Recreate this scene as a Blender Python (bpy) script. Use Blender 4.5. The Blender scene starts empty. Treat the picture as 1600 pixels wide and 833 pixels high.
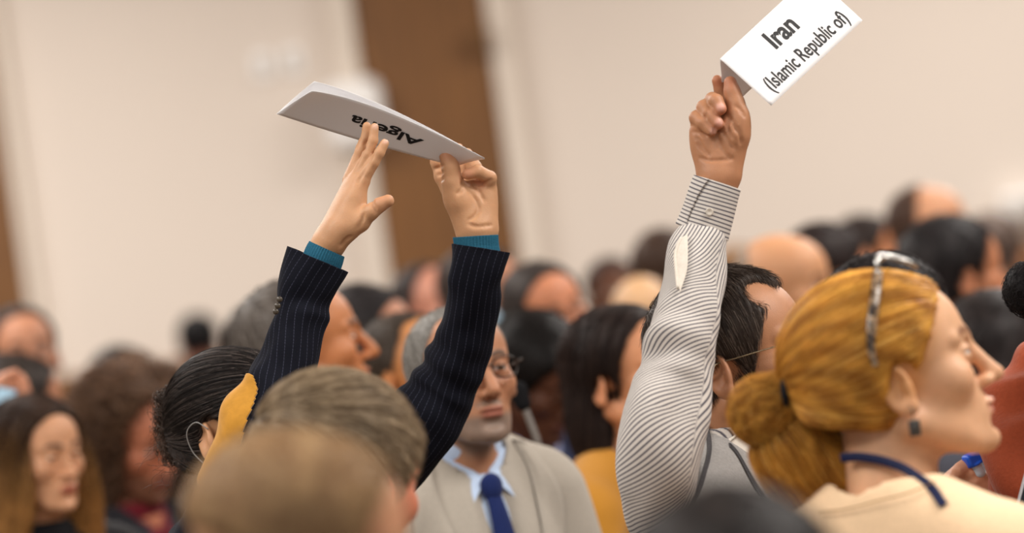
import bpy, math, random
import numpy as np
from mathutils import Matrix, Vector
rng = np.random.default_rng(7)
random.seed(7)
C = bpy.context.scene.collection
S = bpy.context.scene

# ---------------------------------------------------------------- camera, world, lights, exposure
CAM = np.array([0.0, 0.0, 1.33])
FPX = 150/36*1600
ROLL = math.radians(8.0)
cd = bpy.data.cameras.new('camera'); cd.lens = 150; cd.sensor_width = 36; cd.sensor_fit = 'HORIZONTAL'
cam = bpy.data.objects.new('camera', cd); C.objects.link(cam); S.camera = cam
cam.location = CAM
cam.rotation_euler = (Matrix.Rotation(math.radians(90), 4, 'X') @ Matrix.Rotation(-ROLL, 4, 'Z')).to_euler()
cd.dof.use_dof = True; cd.dof.focus_distance = 5.72; cd.dof.aperture_fstop = 2.9
cd.clip_end = 200
S.view_settings.view_transform = 'Standard'; S.view_settings.look = 'None'
S.view_settings.gamma = 1; S.view_settings.use_curve_mapping = False
S.view_settings.exposure = 0.0
w = bpy.data.worlds.new('world'); S.world = w; w.use_nodes = True
w.node_tree.nodes['Background'].inputs[0].default_value = (1.0, 0.97, 0.94, 1)
w.node_tree.nodes['Background'].inputs[1].default_value = 0.48
def area(x, y, z, sx, sy, e, col=(1, 0.945, 0.89), rot=(0, 0, 0)):
    l = bpy.data.lights.new('ceiling_light', 'AREA'); l.shape = 'RECTANGLE'; l.size = sx; l.size_y = sy
    l.energy = e; l.color = col
    o = bpy.data.objects.new('ceiling_light', l); o.location = (x, y, z); o.rotation_euler = rot; C.objects.link(o)
for y in (4.5, 9.5, 14.5, 19.0):
    for x in (-3.2, 3.2):
        area(x, y, 4.1, 3.0, 1.6, 205)
area(-1.0, 2.5, 3.6, 3.0, 1.2, 60)
area(2.6, 5.2, 3.4, 1.2, 1.2, 45)

def W(px, py, d, dz=0.0):
    """world point seen at pixel px,py of the 1600x833 photograph at distance d+dz"""
    D = d+dz
    x = (px-800)/FPX*D; y = -(py-416.5)/FPX*D
    c, s = math.cos(ROLL), math.sin(ROLL)
    return np.array([CAM[0]+x*c+y*s, CAM[1]+D, CAM[2]-x*s+y*c])

# ---------------------------------------------------------------- materials
def lin(c):
    return tuple(((v/255)/12.92 if v/255 <= .04045 else ((v/255+.055)/1.055)**2.4) for v in c)
def newmat(name):
    m = bpy.data.materials.new(name); m.use_nodes = True
    return m, m.node_tree.nodes, m.node_tree.links, m.node_tree.nodes['Principled BSDF']
def noise_mult(N, L, src, scale, amt, coord='Object', stretch=None, detail=3):
    """returns socket: src colour multiplied by 1 +- amt noise"""
    tc = N.new('ShaderNodeTexCoord'); nz = N.new('ShaderNodeTexNoise'); nz.inputs['Scale'].default_value = scale
    nz.inputs['Detail'].default_value = detail
    if stretch:
        mp = N.new('ShaderNodeMapping'); mp.inputs['Scale'].default_value = stretch
        L.new(tc.outputs[coord], mp.inputs[0]); L.new(mp.outputs[0], nz.inputs[0])
    else: L.new(tc.outputs[coord], nz.inputs[0])
    mr = N.new('ShaderNodeMapRange'); mr.inputs['From Min'].default_value = .3; mr.inputs['From Max'].default_value = .7
    mr.inputs['To Min'].default_value = 1-amt; mr.inputs['To Max'].default_value = 1+amt
    L.new(nz.outputs['Fac'], mr.inputs['Value'])
    vm = N.new('ShaderNodeVectorMath'); vm.operation = 'SCALE'
    if isinstance(src, tuple): vm.inputs[0].default_value = src[:3]
    else: L.new(src, vm.inputs[0])
    L.new(mr.outputs[0], vm.inputs['Scale'])
    return vm.outputs[0], nz.outputs['Fac']
def bump(N, L, b, h, strength, dist):
    bp = N.new('ShaderNodeBump'); bp.inputs['Strength'].default_value = strength; bp.inputs['Distance'].default_value = dist
    L.new(h, bp.inputs['Height']); L.new(bp.outputs[0], b.inputs['Normal'])
_mc = {}
def mat_plain(name, rgb, rough=.6, amt=.08, scale=20, bumpd=0, spec=.3, metal=0, sheen=0, stretch=None, transl=0):
    k = (name, rgb)
    if k in _mc: return _mc[k]
    m, N, L, b = newmat(name)
    s, f = noise_mult(N, L, lin(rgb), scale, amt, stretch=stretch)
    L.new(s, b.inputs['Base Color']); b.inputs['Roughness'].default_value = rough
    b.inputs['Specular IOR Level'].default_value = spec; b.inputs['Metallic'].default_value = metal
    if sheen: b.inputs['Sheen Weight'].default_value = sheen
    if bumpd: bump(N, L, b, f, 1, bumpd)
    if transl:
        t = N.new('ShaderNodeBsdfTranslucent'); L.new(s, t.inputs[0]); mx = N.new('ShaderNodeMixShader'); mx.inputs[0].default_value = transl
        L.new(b.outputs[0], mx.inputs[1]); L.new(t.outputs[0], mx.inputs[2]); L.new(mx.outputs[0], N['Material Output'].inputs[0])
    _mc[k] = m
    return m
def mat_attr(name, rough=.5, spec=.3, sss=0, nscale=60, namt=.06, bumpd=0, bscale=400, sheen=0, coat=0):
    """base colour from the mesh attribute Col (the thing's own pigment)"""
    k = (name, 'attr')
    if k in _mc: return _mc[k]
    m, N, L, b = newmat(name)
    a = N.new('ShaderNodeAttribute'); a.attribute_name = 'Col'
    s, f = noise_mult(N, L, a.outputs['Color'], nscale, namt)
    L.new(s, b.inputs['Base Color']); b.inputs['Roughness'].default_value = rough; b.inputs['Specular IOR Level'].default_value = spec
    if sss:
        b.inputs['Subsurface Weight'].default_value = sss; b.inputs['Subsurface Radius'].default_value = (1, .35, .18); b.inputs['Subsurface Scale'].default_value = .012
    if sheen: b.inputs['Sheen Weight'].default_value = sheen
    if bumpd:
        tc = N.new('ShaderNodeTexCoord'); nz = N.new('ShaderNodeTexNoise'); nz.inputs['Scale'].default_value = bscale; nz.inputs['Detail'].default_value = 4
        L.new(tc.outputs['Object'], nz.inputs[0]); bump(N, L, b, nz.outputs['Fac'], 1, bumpd)
    _mc[k] = m
    return m
def mat_stripe(name, base, line, width, soft=.15, rough=.8, dash=None, bumpd=.0004, amt=.05):
    """stripes along the mesh attribute 'sp' (one stripe per unit)"""
    m, N, L, b = newmat(name)
    a = N.new('ShaderNodeAttribute'); a.attribute_name = 'sp'
    fr = N.new('ShaderNodeMath'); fr.operation = 'FRACT'; L.new(a.outputs['Fac'], fr.inputs[0])
    sb = N.new('ShaderNodeMath'); sb.operation = 'SUBTRACT'; sb.inputs[1].default_value = .5; L.new(fr.outputs[0], sb.inputs[0])
    ab = N.new('ShaderNodeMath'); ab.operation = 'ABSOLUTE'; L.new(sb.outputs[0], ab.inputs[0])
    mr = N.new('ShaderNodeMapRange'); mr.inputs['From Min'].default_value = width*.5*(1-soft); mr.inputs['From Max'].default_value = width*.5*(1+soft)+.02
    mr.inputs['To Min'].default_value = 1; mr.inputs['To Max'].default_value = 0; L.new(ab.outputs[0], mr.inputs['Value'])
    fac = mr.outputs[0]
    if dash:
        a2 = N.new('ShaderNodeAttribute'); a2.attribute_name = 'sq'
        f2 = N.new('ShaderNodeMath'); f2.operation = 'SINE'; L.new(a2.outputs['Fac'], f2.inputs[0])
        m2 = N.new('ShaderNodeMapRange'); m2.inputs['From Min'].default_value = -1; m2.inputs['From Max'].default_value = 1
        m2.inputs['To Min'].default_value = dash; m2.inputs['To Max'].default_value = 1; L.new(f2.outputs[0], m2.inputs['Value'])
        mu = N.new('ShaderNodeMath'); mu.operation = 'MULTIPLY'; L.new(fac, mu.inputs[0]); L.new(m2.outputs[0], mu.inputs[1]); fac = mu.outputs[0]
    mx = N.new('ShaderNodeMix'); mx.data_type = 'RGBA'; mx.inputs['A'].default_value = (*lin(base), 1); mx.inputs['B'].default_value = (*lin(line), 1)
    L.new(fac, mx.inputs['Factor'])
    s, f = noise_mult(N, L, mx.outputs['Result'], 500, amt)
    L.new(s, b.inputs['Base Color']); b.inputs['Roughness'].default_value = rough; b.inputs['Specular IOR Level'].default_value = .15
    bump(N, L, b, f, .6, bumpd)
    return m

SKIN = mat_attr('skin', rough=.46, spec=.35, sss=.12, nscale=45, namt=.07, bumpd=.00035, bscale=700)
HAIR = mat_attr('hair', rough=.5, spec=.22, nscale=30, namt=.15)
EYE = mat_attr('eye_surface', rough=.1, spec=.6, namt=0)
def cloth(name, rgb, bumpd=.0006, scale=350, amt=.08, rough=.85): return mat_plain(name, rgb, rough, amt, scale, bumpd, .12, 0, .15)

# ---------------------------------------------------------------- mesh helpers
def link_mesh(name, V, F, mat=None, parent=None, smooth=True, col=None, attrs=None, mats=None, mi=None):
    me = bpy.data.meshes.new(name)
    V = np.asarray(V, np.float32)
    if not isinstance(F, (list, tuple)): F = [F]
    F = [np.asarray(f, np.int32) for f in F if len(f)]
    nl = sum(f.size for f in F); nf = sum(len(f) for f in F)
    me.vertices.add(len(V)); me.vertices.foreach_set('co', V.ravel())
    me.loops.add(nl); me.polygons.add(nf)
    me.loops.foreach_set('vertex_index', np.concatenate([f.ravel() for f in F]))
    st = []; o = 0
    for f in F:
        k = f.shape[1]; st.append(o+np.arange(len(f))*k); o += f.size
    me.polygons.foreach_set('loop_start', np.concatenate(st).astype(np.int32))
    if mi is not None: me.polygons.foreach_set('material_index', np.asarray(mi, np.int32))
    me.update(calc_edges=True); me.validate()
    me.polygons.foreach_set('use_smooth', np.full(len(me.polygons), smooth))
    if col is not None:
        a = me.attributes.new('Col', 'FLOAT_COLOR', 'POINT'); cc = np.ones((len(V), 4), np.float32); cc[:, :3] = col
        a.data.foreach_set('color', cc.ravel())
    for k, v in (attrs or {}).items():
        a = me.attributes.new(k, 'FLOAT', 'POINT'); a.data.foreach_set('value', np.asarray(v, np.float32))
    for m in (mats or [mat]):
        if m: me.materials.append(m)
    o = bpy.data.objects.new(name, me); C.objects.link(o)
    if parent is not None:
        o.parent = parent; o.matrix_parent_inverse = parent.matrix_basis.inverted()
    return o
def tag(o, label, cat, group=None, kind=None):
    if label: o['label'] = label
    if cat: o['category'] = cat
    if group: o['group'] = group
    if kind: o['kind'] = kind
    return o
def empty(name, loc, label, cat, group=None):
    o = bpy.data.objects.new(name, None); C.objects.link(o); o.location = tuple(loc); o.empty_display_size = .1
    return tag(o, label, cat, group)
def grid_faces(nu, nv, closed_u=False):
    """vertices indexed v*nu+u"""
    u = np.arange(nu if closed_u else nu-1); v = np.arange(nv-1)
    U, Vv = np.meshgrid(u, v); U = U.ravel(); Vv = Vv.ravel(); U1 = (U+1) % nu
    return np.stack([Vv*nu+U, Vv*nu+U1, (Vv+1)*nu+U1, (Vv+1)*nu+U], 1)
def boxmesh(name, c, half, mat, parent=None, R=None, bev=.0, smooth=False):
    v = np.array([[x, y, z] for x in (-1, 1) for y in (-1, 1) for z in (-1, 1)], float)*np.array(half)
    if R is not None: v = v@np.asarray(R).T
    f = [[0, 1, 3, 2], [4, 6, 7, 5], [0, 4, 5, 1], [2, 3, 7, 6], [0, 2, 6, 4], [1, 5, 7, 3]]
    o = link_mesh(name, v+np.array(c), [f], mat, parent, smooth)
    if bev:
        b = o.modifiers.new('b', 'BEVEL'); b.width = bev; b.segments = 3
    return o
def tube(P, r, n=8, cap=True):
    """P (m,3), r scalar or (m,) -> V,F ; parallel transport"""
    P = np.asarray(P, float); m = len(P); r = np.broadcast_to(r, (m,))
    T = np.gradient(P, axis=0); T /= np.linalg.norm(T, axis=1)[:, None]+1e-12
    a = np.array([0, 0, 1.]) if abs(T[0][2]) < .9 else np.array([1., 0, 0])
    A = np.zeros_like(P)
    for i in range(m):
        a = a-T[i]*np.dot(a, T[i]); a /= np.linalg.norm(a)+1e-12; A[i] = a
    B = np.cross(T, A)
    th = np.arange(n)*2*math.pi/n
    V = P[:, None]+r[:, None, None]*(A[:, None]*np.cos(th)[None, :, None]+B[:, None]*np.sin(th)[None, :, None])
    V = V.reshape(-1, 3); F = [grid_faces(n, m, True)]
    if cap:
        V = np.vstack([V, P[:1], P[-1:]]); i0 = len(V)-2
        k = np.arange(n)
        F.append(np.stack([np.full(n, i0), (k+1) % n, k], 1)); F.append(np.stack([np.full(n, i0+1), (m-1)*n+k, (m-1)*n+(k+1) % n], 1))
    return V, F
def merge(parts):
    Vs = []; F = {}; o = 0
    for V, Fl in parts:
        Vs.append(V)
        for f in Fl:
            f = np.asarray(f); F.setdefault(f.shape[1], []).append(f+o)
        o += len(V)
    return np.vstack(Vs), [np.vstack(v) for v in F.values()]
def spline(P, n):
    """Catmull-Rom through rows of P"""
    P = np.asarray(P, float); m = len(P); Q = np.vstack([2*P[0]-P[1], P, 2*P[-1]-P[-2]])
    t = np.linspace(0, m-1-1e-9, n); i = t.astype(int); f = (t-i)[:, None]
    a, b, c, d = Q[i], Q[i+1], Q[i+2], Q[i+3]
    return .5*((2*b)+(-a+c)*f+(2*a-5*b+4*c-d)*f**2+(-a+3*b-3*c+d)*f**3)
def fnoise(P, freq, seed=0, octs=3):
    r = np.random.default_rng(abs(seed)); out = 0; amp = 1
    for o in range(octs):
        for k in range(4):
            d = r.normal(size=3); d /= np.linalg.norm(d); d2 = r.normal(size=3)
            out = out+amp*np.sin(P@d*freq*6.28+r.uniform(0, 6.28)+1.3*np.sin(P@d2*freq*3+r.uniform(0, 6)))/4
        freq *= 2; amp *= .5
    return out

# ---------------------------------------------------------------- signed distance modelling
class Prim: pass
def _mk(kind, op, k):
    p = Prim(); p.kind = kind; p.op = op; p.k = k; return p
def ell(c, r, R=None, op='u', k=.01):
    p = _mk('e', op, k); p.c = np.array(c, float); p.r = np.broadcast_to(np.array(r, float), (3,)).copy(); p.R = np.eye(3) if R is None else np.array(R, float); return p
def cap(a, b, ra, rb=None, op='u', k=.01):
    p = _mk('c', op, k); p.a = np.array(a, float); p.b = np.array(b, float); p.ra = ra; p.rb = ra if rb is None else rb; return p
def box(c, half, r=.003, R=None, op='u', k=.01):
    p = _mk('b', op, k); p.c = np.array(c, float); p.h = np.array(half, float)-r; p.rr = r; p.R = np.eye(3) if R is None else np.array(R, float); return p
def plane(n, off, op='i', k=.006):
    p = _mk('p', op, k); n = np.array(n, float); l = np.linalg.norm(n); p.n = n/l; p.off = off/l; return p
def torus(c, R0, r0, R=None, op='u', k=.006, sq=(1, 1, 1)):
    p = _mk('t', op, k); p.c = np.array(c, float); p.R0 = R0; p.r0 = r0; p.R = np.eye(3) if R is None else np.array(R, float); p.sq = np.array(sq, float); return p
def dist(p, P):
    if p.kind == 'e':
        q = (P-p.c)@p.R; k0 = np.linalg.norm(q/p.r, axis=-1); k1 = np.linalg.norm(q/p.r**2, axis=-1)+1e-9
        return k0*(k0-1)/k1
    if p.kind == 'c':
        ab = p.b-p.a; t = np.clip(((P-p.a)@ab)/(ab@ab+1e-12), 0, 1)
        return np.linalg.norm(P-p.a-t[..., None]*ab, axis=-1)-(p.ra+(p.rb-p.ra)*t)
    if p.kind == 'b':
        q = np.abs((P-p.c)@p.R)-p.h
        return np.linalg.norm(np.maximum(q, 0), axis=-1)+np.minimum(q.max(-1), 0)-p.rr
    if p.kind == 'p': return P@p.n-p.off
    if p.kind == 't':
        q = ((P-p.c)@p.R)/p.sq
        return np.hypot(np.hypot(q[..., 0], q[..., 1])-p.R0, q[..., 2])-p.r0
def comb(d, x, op, k):
    if op == 'u':
        if d is None: return x
        h = np.clip(.5+.5*(x-d)/k, 0, 1); return x+(d-x)*h-k*h*(1-h)
    if op == 's': x = -x
    h = np.clip(.5-.5*(x-d)/k, 0, 1); return x+(d-x)*h+k*h*(1-h)
def sdf(prims, P):
    d = None
    for p in prims:
        d = comb(d, dist(p, P), p.op, p.k)
    return d
def xf(prims, M, s=1.0):
    """transform prims by 4x4 numpy matrix (rigid) and uniform scale s"""
    R = M[:3, :3]; t = M[:3, 3]; out = []
    import copy
    for p in prims:
        q = copy.copy(p); q.k = p.k*s
        if p.kind in 'ebt': q.c = R@(p.c*s)+t; q.R = R@p.R
        if p.kind == 'e': q.r = p.r*s
        if p.kind == 'b': q.h = p.h*s; q.rr = p.rr*s
        if p.kind == 't': q.R0 = p.R0*s; q.r0 = p.r0*s
        if p.kind == 'c': q.a = R@(p.a*s)+t; q.b = R@(p.b*s)+t; q.ra = p.ra*s; q.rb = p.rb*s
        if p.kind == 'p': q.n = R@p.n; q.off = p.off*s+q.n@t
        out.append(q)
    return out
def bounds(prims, pad=.01):
    lo = np.full(3, 1e9); hi = -lo
    for p in prims:
        if p.op != 'u': continue
        if p.kind == 'e':
            e = np.sqrt(((p.R*p.r)**2).sum(1)); a, b = p.c-e, p.c+e
        elif p.kind == 'c': a = np.minimum(p.a-p.ra, p.b-p.rb); b = np.maximum(p.a+p.ra, p.b+p.rb)
        elif p.kind == 'b': e = np.abs(p.R)@(p.h+p.rr); a, b = p.c-e, p.c+e
        elif p.kind == 't': e = (p.R0+p.r0)*p.sq.max(); a, b = p.c-e, p.c+e
        lo = np.minimum(lo, a); hi = np.maximum(hi, b)
    return lo-pad, hi+pad
def polygonize(prims, h, lo=None, hi=None):
    if lo is None: lo, hi = bounds(prims, 3*h+.004)
    CH = 16
    n = np.ceil((hi-lo)/h/CH).astype(int)*CH+1
    G = np.full(n, 1.0, np.float32)
    nc = (n-1)//CH
    ci = np.stack(np.meshgrid(*[np.arange(k) for k in nc], indexing='ij'), -1).reshape(-1, 3)
    cc = lo+(ci+.5)*CH*h; rad = CH*h*.5*1.7321
    Dp = [dist(p, cc) for p in prims]
    D = None
    for p, x in zip(prims, Dp): D = comb(D, x, p.op, p.k)
    ax = [np.arange(CH+1)*h for _ in range(3)]
    off = np.stack(np.meshgrid(*ax, indexing='ij'), -1).astype(np.float64)
    for j in range(len(cc)):
        i0 = ci[j]*CH
        sl = tuple(slice(a, a+CH+1) for a in i0)
        if abs(D[j]) > rad*1.8+.012:
            if D[j] < 0: G[sl] = np.minimum(G[sl], -1)
            continue
        P = off+(lo+i0*h)
        d = None
        for p, x in zip(prims, Dp):
            xj = x[j]
            if p.op == 'i':
                if xj < -(rad*1.1+p.k): continue
            elif xj > rad*1.6+p.k+.01: continue
            if d is None and p.op != 'u': continue
            d = comb(d, dist(p, P), p.op, p.k)
        if d is not None: G[sl] = d
    I = G < 0
    N0, N1, N2 = n-1
    cnt = np.zeros((N0, N1, N2), np.uint8)
    for a in (0, 1):
        for b in (0, 1):
            for c in (0, 1): cnt += I[a:N0+a, b:N1+b, c:N2+c]
    act = np.argwhere((cnt > 0) & (cnt < 8))
    idx = -np.ones((N0, N1, N2), np.int32); idx[tuple(act.T)] = np.arange(len(act))
    acc = np.zeros((len(act), 3)); num = np.zeros(len(act))
    corners = [(a, b, c) for a in (0, 1) for b in (0, 1) for c in (0, 1)]
    vals = {c: G[act[:, 0]+c[0], act[:, 1]+c[1], act[:, 2]+c[2]].astype(float) for c in corners}
    for c in corners:
        for axn in range(3):
            if c[axn]: continue
            c2 = list(c); c2[axn] = 1; c2 = tuple(c2)
            v0, v1 = vals[c], vals[c2]; m = (v0 < 0) != (v1 < 0)
            t = np.where(m, v0/(v0-v1+1e-20), 0)
            pt = np.tile(np.array(c, float), (len(act), 1)); pt[:, axn] += t
            acc += pt*m[:, None]; num += m
    V = lo+(act+acc/num[:, None])*h
    F = []
    for axn in range(3):
        u, v = [(1, 2), (2, 0), (0, 1)][axn]
        s0 = [slice(None)]*3; s1 = [slice(None)]*3; s0[axn] = slice(0, -1); s1[axn] = slice(1, None)
        e = np.argwhere(I[tuple(s0)] != I[tuple(s1)])
        e = e[(e[:, u] > 0) & (e[:, v] > 0) & (e[:, u] < n[u]-1) & (e[:, v] < n[v]-1)]
        fl = I[tuple(e.T)]
        q = []
        for du, dv in ((0, 0), (1, 0), (1, 1), (0, 1)):
            t = e.copy(); t[:, u] -= du; t[:, v] -= dv; q.append(idx[tuple(t.T)])
        q = np.stack(q, 1); q[~fl] = q[~fl][:, ::-1]
        q = q[(q >= 0).all(1)]
        F.append(q)
    F = np.vstack(F)
    return V, F
def normals(prims, P, e=.0006):
    g = np.stack([sdf(prims, P+np.eye(3)[i]*e)-sdf(prims, P-np.eye(3)[i]*e) for i in range(3)], 1)
    return g/(np.linalg.norm(g, axis=1)[:, None]+1e-12)
def rot(ax, deg):
    return np.array(Matrix.Rotation(math.radians(deg), 3, ax))
def frame(origin, yaw, pitch=0, roll=0):
    M = np.eye(4); M[:3, :3] = rot('Z', yaw)@rot('Y', -pitch)@rot('X', roll); M[:3, 3] = origin; return M

# ---------------------------------------------------------------- head (faces +X, left +Y, up +Z, origin between the ear canals)
def head_prims(nose=1.0, jaw=1.0, brow=1.0, ears=True, lids=.0035, lips=1.0, fat=0.0, chin=1.0, detail=True):
    P = [ell((-.014, 0, .047), (.097, .076, .081)),
         ell((.028, 0, .048), (.062, .064, .066), k=.02),
         ell((.034, 0, -.018), (.052, .058+fat, .068), k=.02)]
    for s in (1, -1):
        P += [cap((-.004, s*.056, -.038), (.062, s*.024, -.078), .018*jaw, .017, k=.022),
              ell((.058, s*.042, -.006), (.024, .022, .022), k=.018)]
    P += [ell((.078, 0, -.083), (.019*chin, .024, .017), k=.014),
          ell((.066, 0, -.05), (.030, .032, .032), k=.016)]
    for s in (1, -1):
        P += [cap((.087, s*.010, .036), (.070, s*.046, .037), .0085*brow, .006, k=.012),
              ell((.097, s*.030, .018), (.020, .019, .0135), op='s', k=.014)]
    P += [cap((.086, 0, .030), (.102*(.5+.5*nose), 0, -.004), .0085, .009, k=.009),
          ell((.100+.009*nose, 0, -.016), (.0125*nose, .0100, .0100), k=.010)]
    for s in (1, -1):
        P += [ell((.096, s*.0125, -.020), (.0115, .0068, .0072), k=.006)]
        if detail: P += [ell((.101, s*.007, -.0275), (.006, .0035, .004), op='s', k=.003)]
    if detail:
        for s in (1, -1):
            P += [ell((.0745, s*.031, .019), (.0142, .0150, .0135), k=.003)]
            P += [box((.088, s*.031, .0185), (.010, .0135, lids), r=min(.002, lids*.8), op='s', k=.002)]
        P += [cap((.0975, 0, -.034), (.0955, 0, -.038), .0035, op='s', k=.005)]
        P += [ell((.0935, 0, -.0435), (.0085, .0215, .0052*lips), k=.004),
              ell((.0905, 0, -.0545), (.0090, .0185, .0062*lips), k=.004),
              cap((.100, -.022, -.0495), (.100, .022, -.0495), .0022, op='s', k=.004),
              ell((.098, 0, -.067), (.010, .016, .006), op='s', k=.012)]
    else:
        P += [ell((.091, 0, -.049), (.009, .021, .010), k=.006)]
    if ears:
        for s in (1, -1):
            Re = rot('Z', s*22)@rot('X', s*8)@rot('Y', -12)
            c = np.array([-.010, s*.077, .002])
            P += [ell(c, (.017, .0065, .030), R=Re, k=.004),
                  ell(c+Re@np.array([.003, s*.007, .003]), (.010, .006, .019), R=Re, op='s', k=.004),
                  torus(c+np.array([-.001, s*.003, .003]), .0155, .0034, R=Re@rot('X', 90), k=.004, sq=(.95, 1.6, 1)),
                  ell(c+Re@np.array([.006, s*.002, -.024]), (.009, .0055, .009), R=Re, k=.005),
                  ell(c+Re@np.array([.012, s*.003, -.002]), (.004, .004, .007), R=Re, k=.004)]
    return P
def skin_colour(Pl, base, lips=(170, 95, 85), brow=None, beard=None, blush=.25, scalp=None, beardz=-.026):
    base = np.array(lin(base))*np.array([.86, .82, .74]); col = np.tile(base, (len(Pl), 1))
    x, y, z = Pl.T
    def mixin(c, m): nonlocal col; col = col*(1-m[:, None])+np.array(c)*m[:, None]
    def g(cx, cy, cz, rx, ry, rz): return np.exp(-(((x-cx)/rx)**2+((np.abs(y)-cy)/ry)**2+((z-cz)/rz)**2))
    red = base*np.array([1.08, .72, .62])
    mixin(red, blush*np.clip(g(.075, .04, -.012, .03, .022, .022)+g(.11, 0, -.018, .015, .013, .014)+g(-.01, .085, 0, .03, .014, .04)*1.2, 0, 1))
    if beard is not None:
        bc, st = beard
        m = np.clip((beardz+.3*(x-.06)*0-z)/.012, 0, 1)*np.clip((x-.005)/.015, 0, 1)*np.clip((z+.125)/.02, 0, 1)
        m = np.maximum(m, g(.097, .010, -.035, .02, .016, .006))
        m = m*(1-np.clip(g(.094, 0, -.05, .02, .02, .007)*1.3, 0, 1))
        side = np.clip(1-np.abs(x-.012)/.012, 0, 1)*np.clip((.02-z)/.02, 0, 1)*np.clip((z+.1)/.02, 0, 1)*(np.abs(y) > .05)
        mixin(lin(bc), np.clip(np.maximum(m, side), 0, 1)*st)
    mixin(lin(lips), np.clip(1.6*np.exp(-(((x-.096)/.014)**2+(np.abs(y)/.021)**4+((z+.049)/.0095)**4))-.25, 0, 1)*.75)
    if brow is not None:
        zc = .040+.004*np.sin(np.clip((np.abs(y)-.012)/.036, 0, 1)*3.14)
        m = (x > .05)*np.exp(-((z-zc)/.0042)**2)*np.clip((np.abs(y)-.010)/.004, 0, 1)*np.clip((.050-np.abs(y))/.008, 0, 1)
        mixin(lin(brow), np.clip(m*1.2, 0, .9))
        m = (x > .06)*np.exp(-((z-.0215)/.0018)**2)*np.exp(-((np.abs(y)-.031)/.013)**4); mixin(lin(brow), m*.7)
    if scalp is not None:
        sc, st = scalp
        m = np.clip((.03+.6*(z)-x)/.02, 0, 1)*np.clip((z+.03+.0*x)/.03, 0, 1); mixin(lin(sc), m*st)
    return col

def eye_mesh(M, s, parent, iris=(80, 55, 35)):
    for sd in (1, -1):
        c = np.array([.0745, sd*.031, .019]); r = .0125
        n, m = 20, 14; th = np.linspace(0, math.pi, m); ph = np.arange(n)*2*math.pi/n
        V = np.stack([np.cos(th)[:, None]*np.ones(n), np.sin(th)[:, None]*np.cos(ph), np.sin(th)[:, None]*np.sin(ph)], -1).reshape(-1, 3)
        a = V[:, 0]; col = np.where((a > .975)[:, None], .01, np.where((a > .86)[:, None], np.array(lin(iris)), np.array([.75, .7, .66])))
        Pw = ((V*r+c)*s)@M[:3, :3].T+M[:3, 3]
        link_mesh('eye', Pw, [grid_faces(n, m, True)], EYE, parent, col=col)

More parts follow.
